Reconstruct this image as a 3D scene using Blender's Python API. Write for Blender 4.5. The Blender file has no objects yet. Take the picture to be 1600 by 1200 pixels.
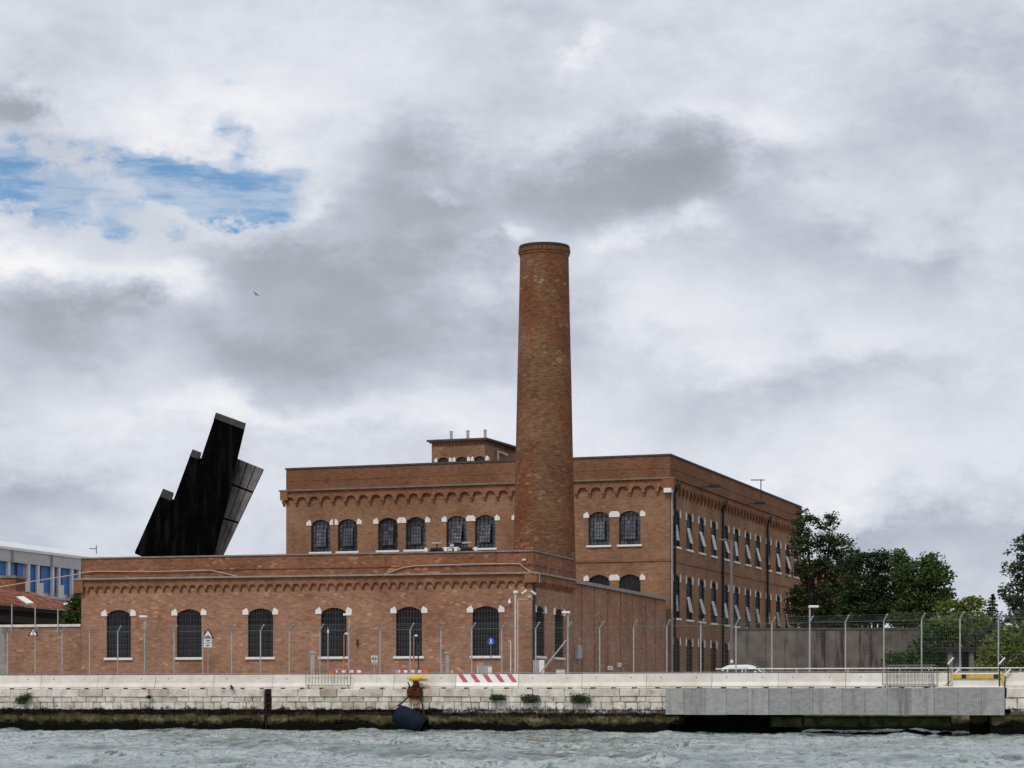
import bpy, bmesh, math, random
import numpy as np
from math import sin, cos, pi, atan2, radians, sqrt, hypot
from mathutils import Vector, Matrix

random.seed(7)
rng = np.random.default_rng(11)
sc = bpy.context.scene
COL = sc.collection

# ------------------------------------------------------------------ camera
F_PX, HOR, EYE = 3700.0, 1095.0, 1.85       # focal length in photo pixels, horizon row, eye above the water
cam = bpy.data.cameras.new('camera'); cam_o = bpy.data.objects.new('camera', cam); COL.objects.link(cam_o)
cam.sensor_width = 36; cam.lens = 36 * F_PX / 1600
cam.shift_y = (HOR - 600) / 1600
cam.clip_start = 0.5; cam.clip_end = 9000
cam_o.location = (0, 0, EYE); cam_o.rotation_euler = (pi / 2, 0, 0)
sc.camera = cam_o

# ------------------------------------------------------------------ colour management, sun
sc.view_settings.view_transform = 'Standard'; sc.view_settings.look = 'None'
sc.view_settings.gamma = 1; sc.view_settings.use_curve_mapping = False
sc.view_settings.exposure = 0.08
SUN_EL, SUN_AZ = radians(50), radians(205)      # compass-like: azimuth measured from +Y towards +X
sun = bpy.data.lights.new('sun', 'SUN'); sun.energy = 1.65; sun.angle = radians(14); sun.color = (1, .95, .88)
sun_o = bpy.data.objects.new('sun', sun); COL.objects.link(sun_o)
sd = Vector((sin(SUN_AZ) * cos(SUN_EL), cos(SUN_AZ) * cos(SUN_EL), sin(SUN_EL)))
sun_o.rotation_euler = sd.to_track_quat('Z', 'Y').to_euler(); sun_o.location = (0, 0, 80)


# ------------------------------------------------------------------ node helpers
class S:
    """a socket with arithmetic"""
    def __init__(s, nt, k): s.nt, s.k = nt, k
    def m(s, op, *o, clamp=False):
        n = s.nt.nodes.new('ShaderNodeMath'); n.operation = op; n.use_clamp = clamp
        for i, v in enumerate((s,) + o):
            if isinstance(v, S): s.nt.links.new(v.k, n.inputs[i])
            else: n.inputs[i].default_value = v
        return S(s.nt, n.outputs[0])
    def __add__(s, o): return s.m('ADD', o)
    __radd__ = __add__
    def __sub__(s, o): return s.m('SUBTRACT', o)
    def __mul__(s, o): return s.m('MULTIPLY', o)
    __rmul__ = __mul__
    def __truediv__(s, o): return s.m('DIVIDE', o)


def link(nt, v, sock):
    if isinstance(v, S): nt.links.new(v.k, sock)
    else: sock.default_value = v


def sep(nt, vec):
    n = nt.nodes.new('ShaderNodeSeparateXYZ'); nt.links.new(vec.k, n.inputs[0])
    return [S(nt, n.outputs[i]) for i in range(3)]


def comb(nt, x, y, z):
    n = nt.nodes.new('ShaderNodeCombineXYZ')
    for i, v in enumerate((x, y, z)): link(nt, v, n.inputs[i])
    return S(nt, n.outputs[0])


def noise(nt, vec, scale, detail=4, rough=.55, col=False):
    n = nt.nodes.new('ShaderNodeTexNoise'); n.inputs['Scale'].default_value = scale
    n.inputs['Detail'].default_value = detail; n.inputs['Roughness'].default_value = rough
    nt.links.new(vec.k, n.inputs['Vector'])
    return S(nt, n.outputs['Color' if col else 'Fac'])


def white(nt, vec):
    n = nt.nodes.new('ShaderNodeTexWhiteNoise'); n.noise_dimensions = '3D'; nt.links.new(vec.k, n.inputs['Vector'])
    return S(nt, n.outputs['Value'])


def ramp(nt, fac, stops, interp='LINEAR'):
    n = nt.nodes.new('ShaderNodeValToRGB'); cr = n.color_ramp; cr.interpolation = interp
    while len(cr.elements) < len(stops): cr.elements.new(.5)
    for e, (p, c) in zip(cr.elements, stops):
        e.position = p; e.color = tuple(c) + (1,) if len(c) == 3 else c
    nt.links.new(fac.k, n.inputs[0])
    return S(nt, n.outputs[0])


def sstep(nt, v, a, b):
    n = nt.nodes.new('ShaderNodeMapRange'); n.interpolation_type = 'SMOOTHSTEP'
    link(nt, v, n.inputs[0]); n.inputs[1].default_value = a; n.inputs[2].default_value = b
    return S(nt, n.outputs[0])


def mix(nt, f, a, b, mode='MIX'):
    n = nt.nodes.new('ShaderNodeMix'); n.data_type = 'RGBA'; n.blend_type = mode
    link(nt, f, n.inputs[0])
    for v, k in ((a, 6), (b, 7)):
        if isinstance(v, S): nt.links.new(v.k, n.inputs[k])
        else: n.inputs[k].default_value = tuple(v) + (1,)
    return S(nt, n.outputs[2])


def tex(nt, name):
    return S(nt, nt.nodes.new('ShaderNodeTexCoord').outputs[name])


def geo_pos(nt):
    return S(nt, nt.nodes.new('ShaderNodeNewGeometry').outputs['Position'])


def obj_rand(nt):
    return S(nt, nt.nodes.new('ShaderNodeObjectInfo').outputs['Random'])


# ------------------------------------------------------------------ sky
W = bpy.data.worlds.new('World'); sc.world = W; W.use_nodes = True
nt = W.node_tree; nt.nodes.clear()
d = tex(nt, 'Generated'); dx, dy, dz = sep(nt, d)
u = dx.m('ARCTAN2', dy); v = dz.m('ARCSINE')
flat = comb(nt, dx, dy, dz * 1.5)
nA = noise(nt, flat, 9, 7, .55); nB = noise(nt, comb(nt, dy, dz * 1.5, dx), 10, 7, .55)
nF = noise(nt, flat, 42, 9, .68)
nW = noise(nt, comb(nt, dx, dy, dz * 2.0), 15, 11, .64)
nM = noise(nt, comb(nt, dy, dx, dz * 1.7), 24, 8, .60)
wu = u + (nA - .5) * .13 + (nM - .5) * .06 + (nF - .5) * .022
wv = v + (nB - .5) * .075 + (nW - .5) * .04 + (nF - .5) * .016


def gauss(px, py, rx, ry, amp):
    a = (wu - (px - 800) / F_PX) / (rx / F_PX); b = (wv - (HOR - py) / F_PX) / (ry / F_PX)
    return ((a * a + b * b) * -1).m('EXPONENT') * amp


B = (nW - .5) * .46 + (nM - .5) * .28 + (nF - .5) * .24 + .585
for g in [(660, 290, 110, 100, -.34), (560, 460, 220, 90, -.34), (380, 400, 120, 45, -.20), (1090, 305, 140, 65, -.40),
          (900, 320, 140, 70, -.30), (720, 570, 230, 80, -.16), (50, 530, 140, 60, -.32), (-5, 195, 50, 40, -.42),
          (1260, 410, 160, 50, -.14), (70, 820, 140, 50, -.24), (1380, 850, 110, 26, -.22), (430, 560, 120, 50, -.22),
          (1540, 880, 110, 60, -.18), (1200, 640, 90, 35, -.12), (1480, 430, 80, 30, -.16), (1500, 200, 180, 90, -.14),
          (790, 110, 160, 70, -.10), (200, 490, 60, 26, -.16),
          (290, 190, 190, 45, .18), (270, 440, 80, 38, .34), (60, 420, 140, 28, .34), (915, 85, 36, 24, .22),
          (1150, 195, 200, 30, .20), (450, 645, 230, 28, .22), (740, 640, 120, 40, .14), (1340, 560, 170, 40, .14),
          (1350, 750, 220, 50, .20), (240, 700, 160, 60, .08), (1060, 395, 60, 26, .24), (500, 130, 300, 90, .08),
          (1120, 490, 140, 60, .12), (950, 640, 160, 70, .12), (705, 305, 30, 14, .22), (800, 400, 40, 20, .28), (520, 320, 40, 16, .16)]:
    B = B + gauss(*g)
cloud = ramp(nt, B, [(.05, (.315, .34, .39)), (.26, (.385, .412, .472)), (.46, (.525, .56, .635)), (.66, (.69, .72, .79)), (.92, (.90, .895, .905))])
gap = None
for g in [(20, 290, 90, 34, 1.0), (200, 262, 210, 34, 1.25), (85, 335, 100, 38, 1.25), (365, 300, 90, 32, 1.1), (330, 150, 70, 12, .5), (335, 215, 45, 16, .6), (240, 343, 30, 14, .7), (420, 325, 40, 22, .6)]:
    gap = gauss(*g) if gap is None else gap + gauss(*g)
gapm = sstep(nt, gap * ((nW - .5) * 2.6 + (nF - .5) * 3.0 + (nM - .5) * 1.8 + .92), .26, 1.15)
sky = nt.nodes.new('ShaderNodeTexSky'); sky.sky_type = 'NISHITA'; sky.sun_disc = False
sky.sun_elevation = SUN_EL; sky.sun_rotation = SUN_AZ; sky.air_density = 1.0; sky.dust_density = .2; sky.ozone_density = 4.5
bg_sky = nt.nodes.new('ShaderNodeBackground'); bg_sky.inputs[1].default_value = .095
nt.links.new(mix(nt, 1.0, S(nt, sky.outputs[0]), (.74, .93, 1.0), 'MULTIPLY').k, bg_sky.inputs[0])
bg_cl = nt.nodes.new('ShaderNodeBackground'); bg_cl.inputs[1].default_value = .98
nt.links.new(cloud.k, bg_cl.inputs[0])
mx = nt.nodes.new('ShaderNodeMixShader'); veil = noise(nt, comb(nt, dx, dy, dz * 5.0), 26, 8, .62)
nt.links.new((gapm * (sstep(nt, veil, .34, .60) * -.50 + .98)).k, mx.inputs[0])
nt.links.new(bg_cl.outputs[0], mx.inputs[1]); nt.links.new(bg_sky.outputs[0], mx.inputs[2])
wo = nt.nodes.new('ShaderNodeOutputWorld'); nt.links.new(mx.outputs[0], wo.inputs[0])


# ------------------------------------------------------------------ materials
def material(name, rough=.85, metal=0.0, spec=.3):
    m = bpy.data.materials.new(name); m.use_nodes = True
    n = m.node_tree; b = n.nodes['Principled BSDF']
    b.inputs['Roughness'].default_value = rough; b.inputs['Metallic'].default_value = metal
    b.inputs['Specular IOR Level'].default_value = spec
    return m, n, b


def plain(name, c, rough=.7, metal=0.0, var=.25, scale=3.0, spec=.3, dirt=None):
    m, n, b = material(name, rough, metal, spec)
    p = geo_pos(n)
    f = noise(n, p, scale, 5, .6)
    lo = tuple(x * (1 - var) for x in c); hi = tuple(min(1, x * (1 + var)) for x in c)
    col = ramp(n, f, [(.3, lo), (.7, hi)])
    if dirt:
        x, y, z = sep(n, p)
        s = noise(n, comb(n, x * 1.5, y * 1.5, z * .16), 1.1, 5, .65)
        col = mix(n, sstep(n, s, .50, .66) * dirt[1], col, dirt[0])
    n.links.new(col.k, b.inputs['Base Color'])
    return m


def brick(name, ca, cb, mortar, stain=.4, bright=.18, cyl=None, tint=None, tint_amt=0.0):
    m, n, b = material(name, .92, 0, .15)
    o = tex(n, 'Object'); x, y, z = sep(n, o)
    r = obj_rand(n)
    if cyl:
        s = x.m('ARCTAN2', y * -1) * cyl
    else:
        s = x + y * 1.0
    s = s + r * 37.0
    bv = comb(n, s, z, 0.0)
    t = n.nodes.new('ShaderNodeTexBrick'); n.links.new(bv.k, t.inputs['Vector'])
    t.inputs['Scale'].default_value = 1; t.inputs['Brick Width'].default_value = .27; t.inputs['Row Height'].default_value = .075
    t.inputs['Mortar Size'].default_value = .007; t.inputs['Mortar Smooth'].default_value = .3; t.inputs['Bias'].default_value = 0
    t.inputs['Color1'].default_value = (*ca, 1); t.inputs['Color2'].default_value = (*cb, 1); t.inputs['Mortar'].default_value = (*mortar, 1)
    col = S(n, t.outputs['Color'])
    # single odd bricks: pale, dark
    row = (z / .15).m('FLOOR'); cell = ((s + row * .131) / .30).m('FLOOR')
    wn = white(n, comb(n, cell, row, 1.0))
    wn2 = white(n, comb(n, cell, row, 5.0))
    patch = noise(n, comb(n, s * .25, z * .6, 4.0), 1.1, 3, .6)
    col = mix(n, (wn.m('GREATER_THAN', .93)) * sstep(n, patch, .35, .7) * (bright * 2.6), col, tuple(min(1, c * 1.75 + .04) for c in cb))
    col = mix(n, (wn2.m('GREATER_THAN', .86)) * .32, col, tuple(c * .55 for c in ca))
    # courses that weathered differently, and blotches
    cs = noise(n, comb(n, s * 1.1, z * 3.2, 0.0), 1.5, 5, .65)
    col = mix(n, 1.0, col, ramp(n, cs, [(.25, (.80, .79, .78)), (.75, (1.18, 1.19, 1.20))]), 'MULTIPLY')
    bl = noise(n, comb(n, s, z, 2.0), .28, 5, .6)
    col = mix(n, 1.0, col, ramp(n, bl, [(.3, (.76, .70, .66)), (.7, (1.17, 1.17, 1.15))]), 'MULTIPLY')
    st = noise(n, comb(n, s * 1.4, z * .16, 7.0), 1.0, 5, .65)
    col = mix(n, sstep(n, st, .55, .8) * stain, col, tuple(c * .35 for c in ca))
    if tint:
        tf = noise(n, comb(n, s * .3, z * .12, 9.0), 1.0, 4, .6)
        col = mix(n, sstep(n, tf, .42, .6) * tint_amt, col, mix(n, 1.0, col, tint, 'MULTIPLY'))
    n.links.new(col.k, b.inputs['Base Color'])
    bp = n.nodes.new('ShaderNodeBump'); bp.inputs['Strength'].default_value = .6; bp.inputs['Distance'].default_value = .012
    h = (S(n, t.outputs['Fac']) * -1) + cs * .8 + wn * .5
    n.links.new(h.k, bp.inputs['Height']); n.links.new(bp.outputs[0], b.inputs['Normal'])
    return m


MAT = {}
MAT['brick_red'] = brick('brick red', (.308, .148, .092), (.392, .220, .146), (.31, .22, .15), .35, .2)
MAT['brick_brown'] = brick('brick brown', (.252, .136, .078), (.312, .177, .108), (.28, .19, .12), .3, .1)
MAT['brick_parapet'] = brick('brick parapet', (.185, .083, .043), (.235, .112, .060), (.21, .14, .09), .35, .06)
MAT['brick_old'] = brick('brick old', (.210, .080, .046), (.300, .136, .082), (.25, .16, .10), .75, .3)
MAT['brick_chimney'] = brick('brick chimney', (.145, .075, .041), (.242, .138, .076), (.165, .10, .062), .4, .22, cyl=2.0, tint=(1.0, .62, .50), tint_amt=.8)
MAT['brick_trim'] = brick('brick trim', (.250, .108, .056), (.31, .150, .082), (.26, .17, .11), .3, .05)
MAT['plaster'] = plain('old plaster', (.30, .27, .24), .95, 0, .3, 2.5, .1, ((.12, .10, .09), .7))
MAT['white_stone'] = plain('white stone', (.78, .74, .70), .75, 0, .10, 4, .3)
MAT['gutter'] = plain('zinc gutter', (.27, .235, .205), .6, 0, .25, 2, .3)
MAT['gutter_brown'] = plain('brown gutter', (.205, .150, .110), .7, 0, .25, 2, .3)
MAT['coping'] = plain('coping', (.22, .19, .17), .85, 0, .3, 2)
MAT['dark_coping'] = plain('dark coping', (.075, .065, .058), .85, 0, .3, 2)
MAT['white_coping'] = plain('white coping', (.66, .62, .56), .8, 0, .15, 2)
MAT['roof_felt'] = plain('roof felt', (.10, .10, .10), .95)
MAT['iron'] = plain('dark iron', (.019, .019, .022), .6, 0, .3, 5)
MAT['iron_grey'] = plain('grey iron', (.038, .037, .043), .6, 0, .3, 5)
MAT['pipe_white'] = plain('pale pipe', (.62, .58, .54), .5, 0, .12, 3)
MAT['lamp_grey'] = plain('grey lamp paint', (.17, .15, .145), .7, 0, .12, 3)
MAT['cable_tan'] = plain('pale cable', (.46, .37, .30), .6, 0, .12, 3)
MAT['pipe_grey'] = plain('grey pipe', (.36, .35, .35), .5, 0, .15, 3)
MAT['galv'] = plain('galvanised steel', (.43, .42, .41), .45, .35, .18, 4, .5)
MAT['galv_dark'] = plain('dull steel', (.16, .165, .175), .5, .35, .2, 4, .5)
MAT['wire'] = plain('fence wire', (.17, .20, .18), .6, 0, .1, 4)
MAT['white_paint'] = plain('white paint', (.80, .79, .76), .5, 0, .06, 3, .4)
MAT['red_paint'] = plain('red paint', (.52, .105, .130), .65, 0, .15, 6)
MAT['orange'] = plain('orange paint', (.62, .16, .045), .6, 0, .2, 4)
MAT['faded_orange'] = plain('faded orange', (.34, .14, .08), .7, 0, .2, 4)
MAT['yellow'] = plain('yellow paint', (.66, .44, .05), .6, 0, .25, 5, .3, ((.16, .07, .02), .8))
MAT['black_paint'] = plain('black paint', (.02, .02, .022), .6)
MAT['blue_sign'] = plain('blue sign', (.02, .09, .42), .4, 0, .05)
MAT['rust'] = plain('rust', (.085, .027, .014), .95, 0, .5, 7, .1, ((.03, .012, .008), .8))
MAT['iron_rust'] = plain('old rusty iron', (.045, .024, .016), .95, 0, .5, 7)
MAT['fender'] = plain('fender rubber', (.006, .009, .020), .7, 0, .4, 2, .15)
MAT['chain'] = plain('chain', (.022, .018, .016), .8, 0, .3)
MAT['tower_black'] = plain('charred cladding', (.0024, .0022, .0024), .95, 0, .6, 1.2, .02, ((.013, .012, .012), .7))
MAT['tower_grey'] = plain('weathered cladding', (.175, .162, .156), .85, 0, .3, 1.5, .15, ((.03, .028, .028), .7))
MAT['tower_edge'] = plain('edge cladding', (.060, .058, .058), .85, 0, .3, 2, .15)
MAT['white_wall'] = plain('white render', (.68, .67, .65), .85, 0, .06, 1)
MAT['fascia'] = plain('grey fascia', (.50, .50, .51), .7, 0, .08, 1, .3)
MAT['metal_roof'] = plain('pale metal roof', (.66, .68, .70), .45, 0, .06, .6, .4)
MAT['blue_shutter'] = plain('blue shutter', (.045, .165, .46), .5, 0, .2, 3)
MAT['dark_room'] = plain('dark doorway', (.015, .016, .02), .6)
MAT['concrete_old'] = plain('stained concrete', (.140, .120, .107), .95, 0, .30, .9, .1, ((.036, .030, .027), .95))
MAT['car_white'] = plain('white car paint', (.80, .80, .80), .25, 0, .02, 1, .5)
MAT['car_glass'] = plain('car glass', (.02, .022, .025), .1, 0, .1, 1, .5)
MAT['tyre'] = plain('tyre', (.02, .02, .02), .9)
MAT['bark'] = plain('bark', (.045, .034, .025), .95, 0, .4, 5)
MAT['paving'] = plain('paving', (.24, .23, .21), .9, 0, .2, .8)
MAT['cctv_white'] = plain('white plastic', (.74, .72, .69), .4, 0, .04)
MAT['bird'] = plain('bird grey', (.05, .05, .055), .8)
MAT['kiosk'] = plain('kiosk grey', (.16, .15, .14), .9)
MAT['house_orange'] = plain('ochre house', (.42, .20, .10), .9)


def glass_mat(name, c, rough, spec=.5, var=.5):
    m, n, b = material(name, rough, 0, spec)
    o = tex(n, 'Object'); x, y, z = sep(n, o); r = obj_rand(n)
    cell = comb(n, (x / .33).m('FLOOR') + r * 50, (z / .36).m('FLOOR'), r * 9)
    w = white(n, cell)
    big = noise(n, comb(n, x + r * 30, z, r * 20), .9, 2)
    f = w * .5 + big * .5
    col = ramp(n, f, [(.25, tuple(k * (1 - var) for k in c)), (.75, tuple(k * (1 + var) for k in c))])
    n.links.new(col.k, b.inputs['Base Color'])
    bp = n.nodes.new('ShaderNodeBump'); bp.inputs['Strength'].default_value = .25; bp.inputs['Distance'].default_value = .05
    n.links.new((w + noise(n, o, 1.5, 2)).k, bp.inputs['Height']); n.links.new(bp.outputs[0], b.inputs['Normal'])
    return m


MAT['glass_dark'] = glass_mat('dusty dark glass', (.012, .011, .014), .12, .3)
MAT['glass_grey'] = glass_mat('grey glass', (.050, .053, .062), .12, .6, .7)
MAT['glass_sash'] = glass_mat('open sash glass', (.10, .10, .115), .15, .6, .5)  # base colour lightened to stand for sky mirrored in tilted panes
MAT['glass_bright'] = glass_mat('sky sheen sash glass', (.17, .17, .17), .2, .6, .6)  # paler still: sky reflection on the side sashes put into the base colour
MAT['glass_red'] = glass_mat('dark red glass', (.028, .010, .010), .3)


def stone_mat():
    m, n, b = material('quay stone', .9, 0, .2)
    p = geo_pos(n); x, y, z = sep(n, p); r = obj_rand(n)
    col = ramp(n, r, [(0, (.42, .36, .28)), (.12, (.60, .55, .47)), (.5, (.68, .63, .56)), (.85, (.76, .725, .665)), (1, (.50, .42, .33))])
    f = noise(n, p, 2.2, 6, .65)
    col = mix(n, 1.0, col, ramp(n, f, [(.28, (.58, .54, .48)), (.55, (1, 1, 1)), (.8, (1.15, 1.14, 1.12))]), 'MULTIPLY')
    s = noise(n, comb(n, x * 3, y * 3, z * .8), 1.4, 6, .7)
    col = mix(n, sstep(n, s, .60, .75) * .6, col, (.13, .11, .09))
    low = noise(n, comb(n, x * 2, y * 2, z * 2), 1.5, 5, .7)
    lowz = sstep(n, (z * -1) + (low - .5) * 1.5, -1.50, -1.22)
    col = mix(n, lowz * .9, col, (.035, .028, .022))
    n.links.new(col.k, b.inputs['Base Color'])
    bp = n.nodes.new('ShaderNodeBump'); bp.inputs['Strength'].default_value = .7; bp.inputs['Distance'].default_value = .04
    n.links.new(noise(n, p, 5, 6, .7).k, bp.inputs['Height']); n.links.new(bp.outputs[0], b.inputs['Normal'])
    return m


def moss_mat():
    m, n, b = material('algae stone', .8, 0, .07)
    p = geo_pos(n); x, y, z = sep(n, p)
    f = noise(n, comb(n, x, y, z * 1.6), 2.0, 6, .68)
    g = noise(n, comb(n, x, y, z), .7, 4, .6)
    band = ramp(n, (z + (f - .5) * 1.0 + (g - .5) * .9) / 1.4, [(.0, (.004, .004, .004)), (.38, (.005, .005, .004)), (.47, (.052, .047, .018)),
                                            (.62, (.095, .080, .040)), (.74, (.050, .038, .026)), (.84, (.016, .011, .009)), (1, (.02, .014, .011))])
    pale = sstep(n, g + (f - .5) * .9, .54, .70) * sstep(n, z, .55, .75) * (sstep(n, z, 1.0, 1.12) * -1 + 1)
    col = mix(n, pale * .75, band, (.26, .22, .15))
    n.links.new(col.k, b.inputs['Base Color'])
    bp = n.nodes.new('ShaderNodeBump'); bp.inputs['Strength'].default_value = 1; bp.inputs['Distance'].default_value = .08
    n.links.new(f.k, bp.inputs['Height']); n.links.new(bp.outputs[0], b.inputs['Normal'])
    return m


def barrier_mat():
    m, n, b = material('barrier concrete', .85, 0, .2)
    p = geo_pos(n); x, y, z = sep(n, p); r = obj_rand(n)
    col = ramp(n, r, [(0, (.68, .64, .57)), (1, (.77, .735, .665))])
    f = noise(n, p, 1.3, 6, .65)
    col = mix(n, 1.0, col, ramp(n, f, [(.3, (.80, .78, .74)), (.6, (1, 1, 1))]), 'MULTIPLY')
    s = noise(n, comb(n, x * 3.0, y * 3.0, z * .3), 1.5, 5, .7)
    col = mix(n, sstep(n, s, .58, .74) * .4, col, (.30, .27, .22))
    d2 = noise(n, comb(n, x, y, z * 2.5), 3.0, 5, .7)
    col = mix(n, sstep(n, d2, .68, .76) * .55, col, (.10, .09, .08))
    n.links.new(col.k, b.inputs['Base Color'])
    return m


def beam_mat():
    m, n, b = material('bridge concrete', .9, 0, .2)
    p = geo_pos(n); x, y, z = sep(n, p); r = obj_rand(n)
    col = ramp(n, r, [(0, (.30, .30, .293)), (1, (.37, .37, .36))])
    f = noise(n, comb(n, x, y, z * 2), 3.0, 6, .7)
    col = mix(n, 1.0, col, ramp(n, f, [(.3, (.72, .72, .72)), (.7, (1.2, 1.2, 1.2))]), 'MULTIPLY')
    s = noise(n, comb(n, x * 1.9, y * 1.9, z * .10), 1.2, 4, .65)
    col = mix(n, sstep(n, s, .52, .72) * .65, col, (.10, .10, .10))
    n.links.new(col.k, b.inputs['Base Color'])
    return m


def foliage_mat(name, dark, light):
    m, n, b = material(name, .6, 0, .25)
    g = n.nodes.new('ShaderNodeNewGeometry'); r = S(n, g.outputs['Random Per Island'])
    f = noise(n, S(n, g.outputs['Position']), .45, 3)
    col = ramp(n, r * .55 + f * .45, [(.2, dark), (.8, light)])
    n.links.new(col.k, b.inputs['Base Color'])
    tr = n.nodes.new('ShaderNodeBsdfTranslucent'); n.links.new(mix(n, 1.0, col, (.9, 1.15, .35), 'MULTIPLY').k, tr.inputs[0])
    ms = n.nodes.new('ShaderNodeMixShader'); ms.inputs[0].default_value = .22
    n.links.new(b.outputs[0], ms.inputs[1]); n.links.new(tr.outputs[0], ms.inputs[2])
    n.links.new(ms.outputs[0], n.nodes['Material Output'].inputs[0])
    return m


def tile_roof_mat():
    m, n, b = material('terracotta tiles', .95, 0, .1)
    o = tex(n, 'Object'); x, y, z = sep(n, o)
    w = white(n, comb(n, (x / .22).m('FLOOR'), (y / .4).m('FLOOR'), 0.0))
    f = noise(n, o, .8, 5, .65)
    col = ramp(n, w * .45 + f * .55, [(.25, (.075, .030, .020)), (.5, (.195, .070, .042)), (.75, (.30, .135, .090))])
    n.links.new(col.k, b.inputs['Base Color'])
    return m


def water_mat():
    m, n, b = material('lagoon water', .06, 0, .5)
    b.inputs['IOR'].default_value = 1.38
    p = geo_pos(n); x, y, z = sep(n, p)
    col = ramp(n, noise(n, p, .12, 3), [(.3, (.042, .088, .070)), (.7, (.082, .132, .112))])
    # sky glitter and some froth painted into the colour, thicker in patches
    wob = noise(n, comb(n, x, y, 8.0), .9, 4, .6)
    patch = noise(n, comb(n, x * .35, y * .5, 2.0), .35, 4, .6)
    foam_glint = None
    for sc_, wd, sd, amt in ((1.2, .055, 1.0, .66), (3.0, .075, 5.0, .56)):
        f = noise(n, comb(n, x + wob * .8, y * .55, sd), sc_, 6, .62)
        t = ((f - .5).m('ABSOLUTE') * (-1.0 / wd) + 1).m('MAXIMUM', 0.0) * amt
        foam_glint = t if foam_glint is None else foam_glint.m('MAXIMUM', t)
    foam_glint = foam_glint * (sstep(n, patch, .36, .60) * .9 + .1)
    col = mix(n, foam_glint, col, (.60, .62, .61))
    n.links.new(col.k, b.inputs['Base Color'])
    n.links.new((foam_glint * .35 + .05).k, b.inputs['Roughness'])
    h = noise(n, comb(n, x, y * .8, 0.0), 3.2, 5, .65) * .6 + noise(n, comb(n, x * .7, y * .7, 3.0), 9.0, 3, .6) * .22
    bp = n.nodes.new('ShaderNodeBump'); bp.inputs['Strength'].default_value = 1.0; bp.inputs['Distance'].default_value = .05
    n.links.new(h.k, bp.inputs['Height']); n.links.new(bp.outputs[0], b.inputs['Normal'])
    return m


MAT['stone'] = stone_mat(); MAT['moss'] = moss_mat(); MAT['barrier'] = barrier_mat(); MAT['beam'] = beam_mat()
MAT['moss_green'] = plain('green moss', (.070, .082, .030), .9, 0, .7, 2.0, .1, ((.012, .012, .008), .8))
MAT['leaf_dark'] = foliage_mat('dark leaves', (.017, .030, .010), (.058, .088, .026))
MAT['leaf_mid'] = foliage_mat('green leaves', (.024, .046, .013), (.085, .130, .034))
MAT['leaf_light'] = foliage_mat('yellow green leaves', (.080, .110, .020), (.20, .23, .05))
MAT['leaf_grey'] = foliage_mat('grey green leaves', (.034, .050, .034), (.095, .120, .080))
MAT['leaf_pine'] = foliage_mat('conifer needles', (.016, .026, .018), (.035, .05, .034))
MAT['tiles'] = tile_roof_mat(); MAT['water'] = water_mat()


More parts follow.
